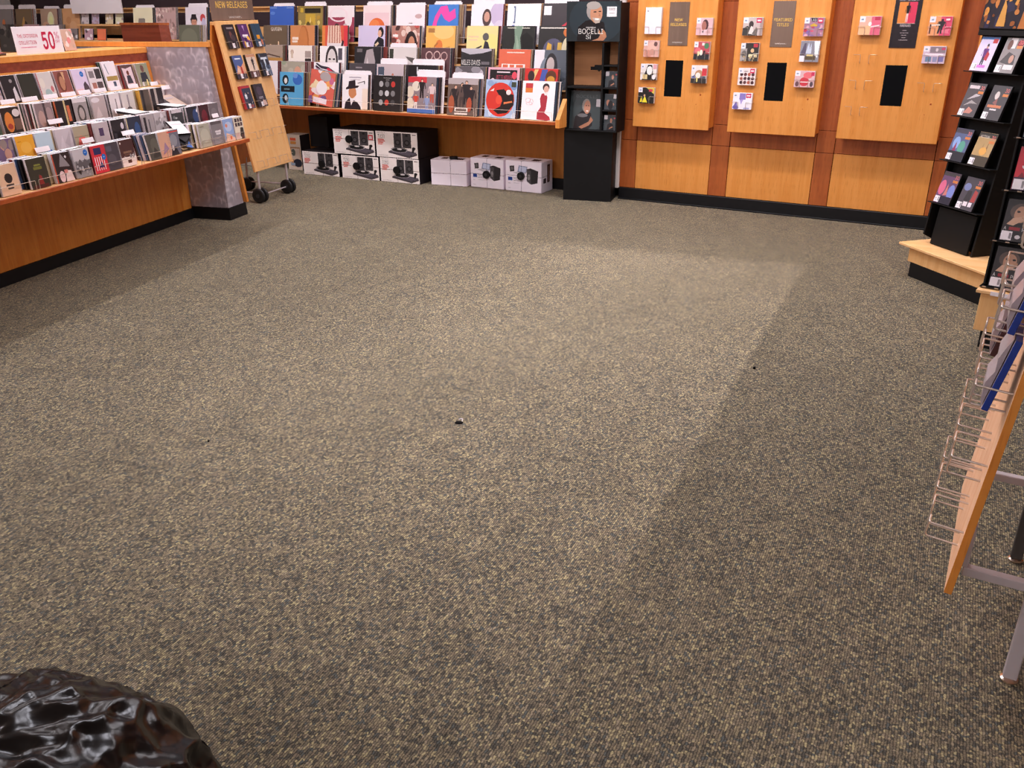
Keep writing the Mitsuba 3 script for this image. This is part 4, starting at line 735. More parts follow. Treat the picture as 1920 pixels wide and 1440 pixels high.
br = [('t', 'JOSH GROBAN', .5, .82, .045, '#f0e4e4', .72), ('r', .16, .43, .84, .8, '#e08840'), ('r', .5, .43, .84, .8, '#d83c5c'), ('r', .155, .425, .845, .43, '#f0dcd0'), *figure(.5, .45, .33, '#2a1c20', '#1a1416', '#e8d0c8', '#1a1416', .06), ('t', 'BRIDGES', .5, .37, .04, '#e8d4d8', .4), *[('r', .5 - w, .3 - .042 * i, .5 + w, .31 - .042 * i, '#a89a9e') for i, w in enumerate((.08, .16, .1, .08, .17))]]
part(k, 'poster_print', art(.172, .37, br, '#221a20'), None, pose((-.825, PF - .0056, 1.289)))
# ------------------------------------------------------------------ left browsing fixture (turned 13.6 degrees); n = out of the fixture, u = along it
FY = math.radians(13.6)
FU, FN = np.array([-math.sin(FY), math.cos(FY), 0]), np.array([math.cos(FY), math.sin(FY), 0])
FPHI = 103.6
def fx(n, u, z):
    return FN * n + FU * u + np.array([0, 0, z])
MF = np.eye(4)                       # local x = u, y = -n, z
MF[:3, 0], MF[:3, 1] = FU, -FN
def fb(n0, n1, u0, u1, z0, z1, c=.002):
    return bx(u0, u1, -n1, -n0, z0, z1, c)
def fprism(pts_nz, u0, u1):
    return prism_x([(-n, z) for n, z in pts_nz], u0, u1)
UE, U0 = 5.964, 1.2
fix = thing('browsing_fixture', 'long wooden browsing fixture with stepped rows of film cases', 'fixture')
part(fix, 'kick_base', fb(-5.2, -4.473, U0, UE, 0, .0835), 'rubber_base', MF, 'black kick base')
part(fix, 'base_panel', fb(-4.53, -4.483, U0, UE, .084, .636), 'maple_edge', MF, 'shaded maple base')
part(fix, 'front_shelf', fb(-4.6, -3.852, U0, 5.93, .6385, .660), 'maple_shelf', MF)
part(fix, 'shelf_edge', fb(-3.852, -3.838, U0, 5.932, .637, .663), 'cherry_edge', MF, 'cherry front edge')
FROW = [(-3.885, .664), (-4.095, .757), (-4.335, .888), (-4.575, 1.045)]
for i in range(1, 4):
    n, z = FROW[i]
    part(fix, 'step_shelf', fb(n - .25, n + .03, U0, UE, z - .016, z - .004), 'maple_shelf', MF)
    part(fix, 'step_riser', fb(n - .0, n + .012, U0, UE, FROW[i - 1][1] - .0035, z - .0165), 'white_plastic', MF)
part(fix, 'back_board', fprism([(-4.64, 1.0), (-4.66, 1.216), (-4.675, 1.216), (-4.66, 1.0)], U0, UE), 'maple', MF, 'orange maple back board')
part(fix, 'upper_panel', fb(-4.72, -4.668, U0, UE, 1.216, 1.272), 'cherry_flat', MF, 'dark cherry panel')
part(fix, 'top_ledge', fb(-5.02, -4.66, U0, UE, 1.2725, 1.313, .004), 'maple', MF, 'maple top ledge')
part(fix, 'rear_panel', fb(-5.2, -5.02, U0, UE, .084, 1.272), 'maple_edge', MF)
# wire fence along the front shelf and price strips on the steps
fu = [3.2, 3.52, 3.84, 4.28, 4.72, 4.99, 5.36, 5.66, 5.92]
for a, b in zip(fu, fu[1:]):
    yf = -FROW[0][0] - .022
    part(fix, 'wire_fence', tube([(a + .012, yf, .660), (a + .012, yf, .715), (b - .012, yf, .715), (b - .012, yf, .660)], .0018, 6, .006), 'wire', MF, smooth=60)
# grey laminate end panel: a wedge, upright inside, sloping outside, clad in maple
gab = thing('end_panel', 'grey swirl-brushed laminate end panel closing the browsing fixture', 'panel')
zig = [(5.968, .1), (6.19, .1), (5.992, 1.315), (5.968, 1.315)]
def ublock(pts_uz, n0, n1):         # polygon in (u, z), extruded along n
    M = np.array([[1, 0, 0, 0], [0, 0, -1, -n0], [0, 1, 0, 0], [0, 0, 0, 1.0]])
    return extrude(pts_uz, n1 - n0, M)
part(gab, 'core', ublock(zig, -5.75, -4.14), 'swirl_laminate', MF)
part(gab, 'kick_base', ublock([(5.9655, 0), (6.216, 0), (6.206, .1), (5.9655, .1)], -5.76, -4.132), 'rubber_base', MF, 'black kick base')
part(gab, 'outer_cladding', ublock([(6.196, .105), (6.224, .105), (6.02, 1.35), (5.993, 1.35)], -5.76, -4.11), 'maple_edge', MF, 'sloping maple cladding')
part(gab, 'cap', ublock([(5.962, 1.3155), (5.9915, 1.3155), (5.9915, 1.35), (5.962, 1.35)], -5.76, -4.112), 'maple', MF, 'maple cap')

def fcase(n, u, z, tilt=24, roll=0.0, yaw=0.0):
    return pose(fx(n, u, z), FPHI + yaw, tilt, roll)
DW, DH, DT = .135, .164, .0145
COLN = {'#1e1d20': 'black', '#e8dfe4': 'white', '#8c868a': 'grey', '#3a4a6a': 'blue', '#7a3a38': 'dark red', '#5a4a3c': 'brown', '#c8b898': 'cream', '#4a5a4c': 'green', '#6c5a78': 'purple', '#b8a8b0': 'pale grey'}
ROWN = ['front', 'second', 'third', 'back']
ORD = ['first', 'second', 'third', 'fourth', 'fifth', 'sixth', 'seventh', 'eighth']
BLUE_DOT = lambda x, y: [('e', x, y, .13, .11, '#2c68b8'), ('r', x - .06, y - .01, x + .06, y + .02, '#9cb8e0')]
def front(row, u0, u1, label, bg, shapes, n_behind=4, side='#cfc6ca', tilt=None, h=DH, short=None, top='#e4dade'):
    n, z = FROW[row]
    tilt = (4, 3, 3, 9)[row] if tilt is None else tilt
    w = min(max(u1 - u0 - .006, .12), .142)
    uc = (u0 + u1) / 2
    disc_case('film_case', label, 'film case', 'film cases on the browsing fixture', w, h, DT, fcase(n, uc, z, tilt), bg, shapes, side, top)
    for i in range(n_behind):
        c = R.choice(list(COLN))
        t = R.uniform(.013, .018)
        d = (i + 1) * .0205 + R.uniform(0, .003)
        if row == 3 and i > 1:
            break
        put(nm('film_case'), case_ply(DW, round(h + R.uniform(-.002, .002), 4), .014, c, R.choice(['#d8ced2', c, '#2a282c']), '#efe6ea'), None, fcase(n - d, uc + R.uniform(-.012, .012 if u1 < 5.9 else -.004), z, tilt + R.uniform(-.6, .6), R.uniform(-.8, .8), R.uniform(-1.2, 1.2)))
        labels[list(scene)[-1]] = {'label': f'{ORD[i]} case behind the {short}', 'category': 'film case', 'group': 'film cases filed behind the front ones'}

def rnd_front(row, u0, u1, k, seed):
    g = random.Random(seed)
    c = g.choice(list(COLN))
    front(row, u0, u1, f'{COLN[c]} film case in the {ROWN[row]} row, {k} the left edge', c, blobs(seed, 9, ['#e8dfe4', '#2a282c', '#8c7c78', c, '#b88c7c'], .06, .2), 3, short=f'{COLN[c]} one {k} the edge, {ROWN[row]} row')

# front row
front(0, 3.615, 3.75, 'peach film case with black lettering at the left edge of the photo', '#e0b898', [('e', .5, .55, .2, .16, '#2a2426'), ('r', .3, .3, .7, .36, '#4a3c38'), ('r', .35, .2, .65, .25, '#4a3c38')], 4, short='peach case')
front(0, 3.818, 3.962, 'dark green film case with olive lettering and a red figure, front row', '#33332c', [('r', .3, .62, .75, .72, '#6c6c34'), ('r', .36, .74, .7, .8, '#7c7c3c'), ('p', [(.4, .05), (.5, .45), (.62, .4), (.7, .05)], '#8c3030'), ('r', .1, .0, .9, .12, '#4a2424')], 5, short='dark green case')
front(0, 4.005, 4.148, 'black and pink collage film case with a red edge, front row', '#2c2528', [('r', 0, 0, .06, 1, '#c05038'), ('p', [(.3, .55), (.5, 1), (.75, .7), (.9, .5)], '#8c8488'), ('e', .35, .2, .16, .2, '#e0c0c0'), ('p', [(.5, .0), (.6, .4), (.9, .36), (1, .0)], '#e4ccc8'), ('e', .75, .85, .06, .05, '#d8d0d4'), ('r', .5, .3, .7, .42, '#c87c74')], 4, short='black and pink case')
front(0, 4.165, 4.303, 'grey city film case with a round blue sticker, front row', '#8c888a', [('r', 0, .6, 1, 1, '#c0b8bc'), ('p', [(0, .2), (.1, .62), (.2, .5), (.35, .66), (.5, .52), (.65, .64), (.8, .55), (1, .6), (1, .2)], '#5c585c'), *blobs(92, 10, ['#2c2a2c', '#a8a4a6'], .04, .1, (.05, .05, .95, .5)), *BLUE_DOT(.78, .85)], 4, short='grey city case')
front(0, 4.31, 4.446, 'red film case with white stripes and a round blue sticker, front row', '#c83440', [('r', .2, .68, .68, .92, '#2c2e5a'), *[('r', .16 + .14 * i, .1, .21 + .14 * i, .6, '#f0dce0') for i in range(5)], ('p', [(.35, .2), (.55, .4), (.7, .2)], '#2c3060'), *BLUE_DOT(.78, .56)], 4, side='#5a2028', short='red striped case')
front(0, 4.452, 4.535, 'charcoal film case between the red and the brown one, front row', '#46424a', [('r', .1, .7, .5, .9, '#5a5662'), ('e', .4, .4, .3, .2, '#565058')], 3, short='charcoal case')
front(0, 4.56, 4.697, 'dark brown film case with a white lower part, front row', '#4a3030', [('r', 0, 0, 1, .36, '#eedcd4'), ('r', .2, .5, .8, .58, '#7c5c4c'), ('r', .25, .42, .7, .47, '#6c4c40'), ('e', .1, .9, .05, .04, '#e8dcd8'), ('r', .4, .12, .66, .24, '#5a3a34'), *blobs(93, 8, ['#8c8484', '#e8dcd8'], .04, .08, (.1, .32, .95, .4))], 3, short='brown and white case')
front(0, 4.83, 4.967, 'dark grey-green film case standing in front of a stack, front row', '#4c4a44', [('e', .6, .5, .35, .35, '#5c5a50'), ('p', [(.2, .05), (.5, .5), (.9, .1)], '#3a3834')], 6, tilt=10, short='grey-green case')
front(0, 4.972, 5.03, 'tan film case half hidden beside the stack, front row', '#d0a088', [('p', [(.2, .1), (.5, .6), (.8, .3)], '#9c7c94')], 2, short='tan case')
front(0, 5.03, 5.162, 'blue-grey film case with a misty figure, front row', '#6c6c78', [('e', .5, .6, .3, .25, '#8c8c94'), ('p', [(.1, 0), (.3, .4), (.6, .3), (.8, 0)], '#2c2c34'), ('e', .35, .3, .1, .12, '#c8b8b4'), ('r', .05, .92, .95, .97, '#d85048')], 3, short='blue-grey case')
front(0, 5.385, 5.522, 'pale green-grey film case behind the toppled cases, front row', '#a8a494', [('e', .5, .5, .4, .3, '#b8b4a4'), ('r', .1, .85, .5, .92, '#8c8878')], 6, side='#c4bcc0', short='pale green-grey case')
front(0, 5.535, 5.675, 'grey film case with pale block lettering, front row', '#807a7e', [('r', .3, .52, .85, .6, '#e0d8dc'), ('r', .35, .42, .8, .5, '#d8d0d4'), *lines(.1, .9, .05, .35, 5, '#a09a9e'), ('r', 0, .88, 1, 1, '#5a5458')], 3, short='grey lettered case')
front(0, 5.685, 5.82, 'light blue and peach film case near the end of the front row', '#8ca4d0', [('e', .5, .66, .36, .22, '#b8c4e0'), ('p', [(0, 0), (.2, .4), (.6, .3), (1, .12), (1, 0)], '#e8c0a8'), ('e', .3, .72, .12, .08, '#d88c7c'), ('e', .6, .15, .1, .08, '#d86c48')], 3, short='light blue and peach case')
front(0, 5.825, 5.955, 'cream film case with a grid of portraits, last of the front row', '#dcd0bc', [('r', .12 + .28 * i, .58 + .2 * j, .34 + .28 * i, .74 + .2 * j, ['#4c3c40', '#3a3438', '#5c4848'][(i + j) % 3]) for i in range(3) for j in range(2)] + [('p', [(.5, .1), (.6, .5), (.9, .5), (.95, .1)], '#3c3834'), ('r', .05, .02, .4, .3, '#d8b8b0'), ('r', .6, .0, .95, .2, '#5a4440')], 3, short='portrait grid case')
# toppled cases lying across the front row
MTOP = fcase(-3.925, 5.29, .675, 50)
for i, (dx, dz, rl, c, lab) in enumerate(((-.035, .012, 24, '#4c6cb0', 'blue toppled film case lying in the gap of the front row'), (.012, .03, -30, '#1c1a1e', 'black toppled film case leaning in the gap of the front row'), (.03, .05, -22, '#2a282c', 'second black toppled film case leaning over the gap of the front row'), (.02, .085, 6, '#ece2e6', 'white toppled film case lying flat over the gap of the front row'))):
    disc_case('film_case', lab, 'film case', 'film cases on the browsing fixture', DW, .125, .012, MTOP @ pose((dx, -.0148 * (i + 1), dz), 0, 0, rl), c, [('r', .1, .7, .9, .8, '#d8b070' if c != '#ece2e6' else '#cfc4c8')])
disc_case('film_case', 'tan and blue film case lying low behind the wire, front row', 'film case', 'film cases on the browsing fixture', .135, DH, .0135, MTOP, '#cdb490', [('e', .7, .2, .22, .16, '#4c70b8'), ('p', [(.1, .3), (.5, .5), (.5, .3)], '#a88c6c')])
# second row
front(1, 3.985, 4.125, 'orange-yellow film case in the second row', '#e0a030', [('e', .5, .6, .3, .2, '#e8b048'), ('r', .1, .8, .3, .84, '#c88820')], 6, short='orange-yellow case')
front(1, 4.128, 4.262, 'pale blue film case with a blue sticker in the second row', '#b8ccd8', [('p', [(0, .3), (.4, .4), (1, .3), (1, .22), (0, .2)], '#8cb0bc'), *BLUE_DOT(.72, .28)], 5, short='pale blue case')
front(1, 4.285, 4.424, 'thick pack in grey plastic wrap in the second row', '#c4bac0', [('p', [(.1, .2), (.4, .8), (.5, .3)], '#d4cad0'), ('p', [(.5, .5), (.9, .9), (.8, .3)], '#b4aab0')], 7, short='wrapped grey pack')
front(1, 4.432, 4.568, 'tan film case with a red figure in the second row', '#a89c84', [('e', .5, .3, .3, .34, '#d85c54'), ('e', .45, .5, .2, .16, '#dc7068'), ('r', 0, .6, 1, .64, '#8c8068')], 4, short='tan and red case')
front(1, 4.768, 4.906, 'black film case with a small white disc in the second row', '#232126', [('e', .78, .74, .12, .13, '#cfc4ca'), ('r', .1, .3, .3, .5, '#3a3840')], 7, side='#cfc6cc', short='black case with a white disc')
front(1, 4.612, 4.75, 'film case with pale spines showing in the second row', '#b8acb0', [('r', .3, .5, .6, .8, '#4c3c5c')], 7, short='pale spined case')
front(1, 4.915, 5.06, 'dark blue film case with a yellow edge in the second row', '#2c3444', [('r', 0, 0, .05, 1, '#c8b888'), ('e', .7, .5, .2, .3, '#34507c'), ('r', .85, .15, .95, .3, '#d8d0d4')], 5, short='dark blue case')
front(1, 5.075, 5.2, 'grey film case with dark spines in the second row', '#a49c9e', [('r', .1, .1, .3, .9, '#2c2a2e'), ('r', .5, .2, .6, .8, '#5a565a')], 6, short='grey case with dark spines')
front(1, 5.2, 5.335, 'pale grey photograph film case in the second row', '#b8b0b2', blobs(95, 10, ['#8c8688', '#d8d0d4', '#6c6668'], .06, .16), 5, short='pale grey photograph case')
front(1, 5.385, 5.525, 'dark green photograph film case in the second row', '#34383a', [('r', .05, .86, .95, 1, '#c8c0c4'), *blobs(96, 8, ['#6c7070', '#a8a8a8', '#242828'], .06, .18, (.05, .1, .95, .7))], 4, short='dark green photograph case')
front(1, 5.565, 5.70, 'black and blue film case in the second row', '#22262e', [('e', .8, .6, .3, .3, '#2c4470'), ('p', [(.86, .8), (1, .95), (1, .7)], '#e8e4ea')], 5, short='black and blue case')
front(1, 5.71, 5.84, 'dark red film case in the second row', '#3c2228', [('e', .5, .5, .3, .3, '#6c2430'), ('r', .6, .2, .8, .4, '#7c2c30')], 4, short='dark red case')
front(1, 5.845, 5.957, 'grey film case last of the second row', '#6c6468', [('e', .5, .6, .3, .2, '#7c7478')], 3, short='last grey case')
# third row
front(2, 4.16, 4.305, 'black film case with an orange mask-like face in the third row', '#2a2422', [('e', .35, .5, .24, .36, '#d8803c'), ('e', .35, .35, .14, .1, '#a83c2c'), ('e', .8, .8, .2, .14, '#d8ccc8'), ('r', .6, .2, 1, .6, '#6c5448')], 3, short='orange mask case')
front(2, 4.42, 4.562, 'grey-pink film case with two large faces in the third row', '#8c7a7c', [('e', .3, .45, .2, .3, '#b89890'), ('e', .78, .55, .2, .3, '#a89090'), ('r', .5, 0, .62, 1, '#4a4044'), ('r', 0, .0, 1, .12, '#6c5c60')], 5, short='two faces case')
front(2, 4.735, 4.87, 'film case with a grey portrait in the third row', '#9c9494', [('e', .5, .4, .28, .36, '#4c4846'), ('e', .5, .42, .18, .24, '#a89c98'), ('r', 0, .85, 1, 1, '#d8d0d2')], 5, side='#2a2426', short='grey portrait case')
front(2, 4.59, 4.73, 'black film case beside orange and cream spines in the third row', '#201e20', [('r', .5, 0, .62, 1, '#c8b484'), ('r', .66, .2, .86, .8, '#c86c48')], 5, side='#c86c48', short='black case by orange spines')
front(2, 4.905, 5.045, 'wrapped pale pack with crumpled film in the third row', '#b8a8a8', [('p', [(.1, .1), (.4, .6), (.6, .2)], '#cfc0c0'), ('e', .3, .85, .3, .1, '#e4dade')], 6, short='crumpled pale pack')
front(2, 5.06, 5.185, 'white and grey film case with dark spines in the third row', '#d8d0d0', [('r', .6, .1, .7, .8, '#8c8484'), ('r', 0, 0, .12, 1, '#3a3638')], 6, short='white and grey case')
front(2, 5.195, 5.335, 'pale film case with a standing figure in the third row', '#cfc8c4', [('r', .45, .2, .56, .9, '#8c8488'), ('e', .5, .3, .2, .1, '#5a5658')], 5, short='standing figure case')
front(2, 5.37, 5.50, 'film case with a mustard spine in the third row', '#5a5048', [('r', 0, 0, .2, 1, '#c8963c'), ('r', .3, 0, .5, 1, '#2a282a')], 4, side='#c8963c', short='mustard spine case')
front(2, 5.51, 5.65, 'black film case with a pale strip in the third row', '#252326', [('r', .3, 0, .5, 1, '#a89c94'), ('e', .75, .3, .2, .2, '#3a3438')], 4, short='black case with a pale strip')
for u, n, z, rl, yw, tl, c, lab in ((5.715, -4.345, .897, 2, 1, 60, '#2a2628', 'black film case lying aslant at the end of the third row'), (5.868, -4.35, .897, -2, -1, 62, '#c8b0a0', 'tan film case leaning far back at the end of the third row'), (5.60, -4.16, .927, 3, 8, 85, '#ece2e6', 'white film case lying flat between the second and third rows'), (5.15, -4.15, .927, -3, -8, 85, '#e8dee2', 'white-topped film case lying loose over the second row')):
    disc_case('film_case', lab, 'film case', 'film cases on the browsing fixture', DW, DH, .014, fcase(n, u, z, tl, rl, yw), c, [('r', .1, .7, .9, .8, '#b8acb0')])
# back row
front(3, 4.46, 4.592, 'black film case with a white figure at the left of the back row', '#242226', [('p', [(.55, .05), (.6, .5), (.75, .6), (.85, .05)], '#cfc8cc'), ('e', .6, .8, .1, .07, '#8c868a'), ('r', .92, 0, 1, 1, '#a8a0a4')], 1, short='white figure case')
front(3, 4.597, 4.738, 'plain black-green film case in the back row', '#2a2b26', [('r', .02, .02, .98, .98, '#2e2f29')], 1, short='black-green case')
front(3, 4.748, 4.888, 'pale grey-cream film case with soft figures in the back row', '#ccc4c0', [('e', .5, .2, .22, .16, '#9cb0b0'), ('e', .8, .35, .1, .12, '#b87074'), ('e', .25, .6, .16, .2, '#d8cfc4'), ('r', 0, 0, .05, 1, '#a04c54')], 1, short='grey-cream case')
front(3, 4.9, 5.036, 'brown-red film case with a face in the back row', '#8c544c', [('e', .4, .55, .26, .4, '#6c3c30'), ('e', .42, .52, .17, .28, '#b07c60'), ('p', [(.5, .95), (.62, .5), (.7, .95)], '#c89c78'), ('r', .3, 0, 1, .2, '#9c5c50')], 1, short='brown-red face case')
front(3, 5.06, 5.2, 'lavender film case with a blue sticker in the back row', '#d4c4dc', [*BLUE_DOT(.68, .8), ('p', [(.55, .08), (.62, .4), (.78, .5), (.95, .3), (1, .05)], '#4c4048'), ('r', .0, .0, .5, .2, '#dcb8bc')], 1, short='lavender case')
front(3, 5.203, 5.348, 'film case of four small photographs in the back row', '#d8ced0', [('r', .1, .6, .45, .88, '#7c7478'), ('r', .55, .55, .95, .95, '#3a3638'), ('r', .15, .14, .45, .4, '#a06c60'), ('r', .5, .14, .9, .42, '#54484a')], 1, short='four photographs case')
front(3, 5.37, 5.51, 'tall white film case with a tan band standing proud in the back row', '#ece2e8', [('r', .1, .34, .95, .5, '#a88c50'), ('p', [(.15, .9), (.3, .56), (.36, .56), (.22, .95)], '#8c8c94'), ('r', .5, .12, .7, .3, '#4a5264'), ('r', .8, .06, .9, .1, '#a88c94')], 1, h=.195, short='tall white case')
front(3, 5.545, 5.69, 'pink framed film case with a seated boy in the back row', '#5c4444', [('p', [(.12, .9), (.4, .84), (.88, .92), (.9, .1), (.2, .06)], '#dcc4c8'), ('e', .5, .66, .1, .1, '#6c3c30'), ('p', [(.3, .2), (.36, .55), (.64, .55), (.74, .2)], '#3a3840')], 1, side='#8c3438', short='seated boy case')
front(3, 5.715, 5.855, 'olive and black film case at the right end of the back row', '#8c8c74', [('e', .5, .78, .14, .16, '#6c4c44'), ('p', [(.2, .2), (.26, .6), (.7, .62), (.84, .2)], '#2e3038'), ('r', .6, 0, .72, .3, '#d8c88c'), ('r', .2, 0, .35, .2, '#c8c4c8')], 1, short='olive and black case')
# cases beyond the left edge that show from a step aside
for row in range(4):
    lim = [3.6, 3.97, 4.15, 4.45][row]
    for j in range(3):
        rnd_front(row, lim - .145 * (j + 1), lim - .145 * j - .005, ['just beyond', 'second beyond', 'third beyond'][j], 300 + row * 10 + j)
# white title tabs
def tab(n, u, z, w, lab, h=.03):
    solo('title_tab', bx(-w / 2, w / 2, 0, .002, 0, h, .0004), 'white_card', lab, 'tab', 'white title tabs among the film cases', fcase(n, u, z, 18))
for i, (u, w) in enumerate(((4.44, .11), (4.615, .13), (4.79, .12), (4.95, .13), (5.10, .11), (5.255, .12), (5.415, .12), (5.60, .11), (5.84, .085))):
    part(fix, 'price_strip', bx(-w / 2, w / 2, 0, .003, 0, .028, .0005), 'white_card', fcase(-4.545, u, 1.046, 14), 'white price strip')
for n, u, z, w, lab in ((-4.30, 4.53, .925, .12, 'white title tab below the two faces case'), (-4.31, 5.14, .925, .11, 'white title tab below the white and grey case'), (-4.08, 4.155, .815, .11, 'white title tab above the green and pink cases of the front row'), (-4.06, 4.505, .82, .10, 'white title tab above the red case of the front row'), (-4.055, 4.87, .82, .12, 'white title tab behind the brown and white case'), (-4.06, 5.86, .82, .08, 'white title tab behind the last cases of the front row'), (-4.44, 5.83, 1.02, .10, 'white title tab under the empty orange patch of back board')):
    tab(n, u, z, w, lab)

# sign and cases on the ledge
k = thing('sale_sign', 'white sale sign reading 50% OFF standing on the wooden ledge', 'sign')
Ms = pose(fx(-4.69, 4.945, 1.3135), FPHI, 2)
part(k, 'card', bx(-.205, .205, 0, .003, 0, .168, .0008), 'white_card', Ms)
RED = '#c02848'
part(k, 'lettering', decal(.405, .164, [('t', 'THE CRITERION', .28, .60, .13, RED, .42), ('t', 'COLLECTION', .26, .36, .13, RED, .36), ('r', .1, .24, .42, .265, '#d87890'), ('t', '50', .7, .16, .62, RED, .26, True), ('t', '%', .9, .52, .26, '#d05c78', .1), ('t', 'OFF', .9, .36, .11, '#d05c78', .1)]), None, Ms @ pose((0, -.0008, .002)), 'red lettering')
part(k, 'foot', bx(-.19, .19, .002, .05, 0, .002, .0005), 'clear_rim', Ms)
G_LG = 'film cases standing on the ledge beside the sale sign'
for u, n, bg, lab, sd, w in ((5.335, -4.80, '#c8a898', 'pink and cream film case standing right of the sale sign on the ledge', 211, .115), (4.70, -4.84, '#8c8084', 'grey film case standing left of the sale sign on the ledge', 212, .14), (4.52, -4.80, '#6a6264', 'dark grey film case at the left end of the ledge', 213, .14), (4.655, -4.73, '#c05c54', 'red-pink film case lying at the foot of the sale sign', 214, .12)):
    M = fcase(n, u, 1.3165, 8) if sd != 214 else fcase(n, u, 1.327, 84, 0, 20)
    disc_case('film_case', lab, 'film case', G_LG, w, .14, .014, M, bg, blobs(sd, 12, ['#e8d8d4', '#d88c8c', '#b8a89c', bg], .08, .2))

# ------------------------------------------------------------------ rolling A-frame rack beside the fixture
CY = math.radians(11.4)
CU, CN = np.array([-math.sin(CY), math.cos(CY), 0]), np.array([math.cos(CY), math.sin(CY), 0])
MC = np.eye(4)
MC[:3, 0], MC[:3, 1] = CU, -CN       # local x = along, y = into the board, z
rk = thing('rolling_rack', 'wooden A-frame display rack on black wheels with a NEW RELEASES header', 'rack')
TILT = math.degrees(math.atan(.169))
BN, BU = -4.486, 6.404
MB = MC @ pose((BU, -BN, .28), 0, TILT)     # board: x 0..0.611, z up its slope
BL = 1.224
part(rk, 'front_board', bx(0, .611, 0, .02, 0, BL, .002), 'maple_pale', MB)
MBk = MC @ pose((BU, .262 * 0 - BN + .215 + .26, .26), 0, -10.2)
part(rk, 'back_board', bx(0, .611, -.02, 0, .0, 1.238, .002), 'maple_edge', MBk)
part(rk, 'top_spacer', bx(0.0, .611, .215 - BN, .232 - BN + .025, 1.455, 1.482, .002), 'maple_pale', MC @ pose((BU, 0, 0)))
hd = thing('header_sign', 'brown NEW RELEASES header card on top of the rolling rack', 'sign')
Mh = MC @ pose((BU - .01, -BN + .222, 1.489), 0, 1)
part(hd, 'card', bx(.0, .60, 0, .004, 0, .30, .001), 'plaque_wood', Mh)
part(hd, 'lettering', decal(.6, .3, [('t', 'NEW RELEASES', .49, .32, .16, GOLD, .74, True), ('t', 'BARNES&NOBLE', .54, .055, .05, '#e8dcd4', .3)]), None, Mh @ pose((.3, -.0012, .0)), 'gold lettering')
def wheel(M):
    p = [(.0, -.014), (.05, -.014), (.06, -.010), (.064, -.004), (.064, .004), (.06, .010), (.05, .014), (0, .014)]
    m = lathe(p, 28)
    m.apply_transform(np.array([[0, 0, 1, 0], [1, 0, 0, 0], [0, 1, 0, 0], [0, 0, 0, 1.0]]))
    return mv(m, M)
for uu in (BU + .075, BU + .525):
    for y, yb in ((-BN + .03, -BN + .0), (-BN + .47, -BN + .49)):
        top = (uu, -BN + .014 + .02 if y < -BN + .2 else -BN + .455, .33)
        part(rk, 'leg', tube([top, (uu, y, .062)], .011, 10), 'steel_paint', MC, 'bright steel leg')
        for s in (-.028, .028):
            wk = part(rk, 'wheel', wheel(pose((uu + s, y, .0645))), 'rubber_wheel', MC, 'black wheel')
            part(wk, 'hub', cyl((uu + s - .018, y, .0645), (uu + s + .018, y, .0645), .018, 16), 'hub', MC)
    part(rk, 'axle_bar', tube([(uu, -BN + .03, .085), (uu, -BN + .47, .085)], .007, 8), 'steel_paint', MC)
part(rk, 'axle_bar', tube([(BU + .075, -BN + .03, .0645), (BU + .075 + .45, -BN + .03, .0645)], .006, 8), 'steel_paint', MC)

def bclip(parent, Mb, xc, zb, w, d, material='wire', r=.0016, h=.058):
    for s in (-1, 1):
        part(parent, 'wire_clip', tube([(xc + s * w / 2, 0, zb + h), (xc + s * w / 2, -d, zb + h), (xc + s * .03, -d, zb + h), (xc + s * .03, -d, zb), (xc + s * .03, 0, zb)], r, 7, .008), material, Mb, smooth=60)
sl = 1 / math.cos(math.radians(TILT))
COLS_ = (.13, .32, .51)
for r_, zw in enumerate((1.262, 1.022, .782, .542, .302)):
    for c_, xc in enumerate(COLS_):
        bclip(rk, MB, xc, (zw - .28) * sl, .15, .04)
G_RK = 'film cases hung on the rolling rack'
def rack_case(c_, zw, label, bg, shapes, side='#1c1c20'):
    disc_case('film_case', label, 'film case', G_RK, .136, .19, .02, MB @ pose((COLS_[c_], -.0365, (zw - .28) * sl + .0065), 0, 4.4), bg, shapes + price(.28, .02, .3, .2), side, side)
rack_case(0, 1.262, 'dark brown film case with a faint face, top left on the rolling rack', '#342a2c', [('r', .2, .82, .85, .9, '#8c8284'), ('e', .45, .55, .14, .18, '#6c4440'), ('e', .6, .45, .2, .14, '#4a3a3e')])
rack_case(1, 1.262, 'purple and orange film case, top middle on the rolling rack', '#5a3464', [('p', [(.4, .95), (.6, .95), (.55, .7)], '#b88cc0'), ('r', .2, .48, .8, .56, '#f0e4ec'), ('r', .3, .42, .7, .47, '#e8d8e0'), *blobs(241, 10, ['#d87850', '#e8b048', '#8c4880', '#3a2850'], .08, .18, (.2, .1, .95, .4))])
rack_case(2, 1.262, 'slate blue film case with an orange sticker, top right on the rolling rack', '#34485c', [('r', .4, .05, .44, .95, '#26303c'), ('r', .3, .34, .66, .52, '#d8902c'), ('e', .75, .2, .12, .14, '#b8603c')])
rack_case(0, 1.022, 'blue and orange adventure film case, middle left on the rolling rack', '#4a5a8c', [('r', .2, .84, .8, .9, '#d8e0ec'), ('p', [(0, .2), (.3, .6), (.6, .5), (1, .7), (1, .2)], '#d89878'), ('p', [(.5, .2), (.56, .55), (.7, .5), (.74, .2)], '#a83830'), ('e', .3, .35, .14, .14, '#e0b8a0'), ('r', 0, 0, 1, .22, '#3c3038')])
rack_case(1, 1.022, 'cream film case with a dark dancing figure, centre of the rolling rack', '#d8c0ac', [('r', 0, .9, 1, 1, '#c88c6c'), *figure(.55, .3, .56, '#2c2428', '#2a2428', '#2a2428', '#1c181a', .1), ('p', [(0, 0), (0, .3), (.5, .26), (1, .3), (1, 0)], '#5a3c38')])
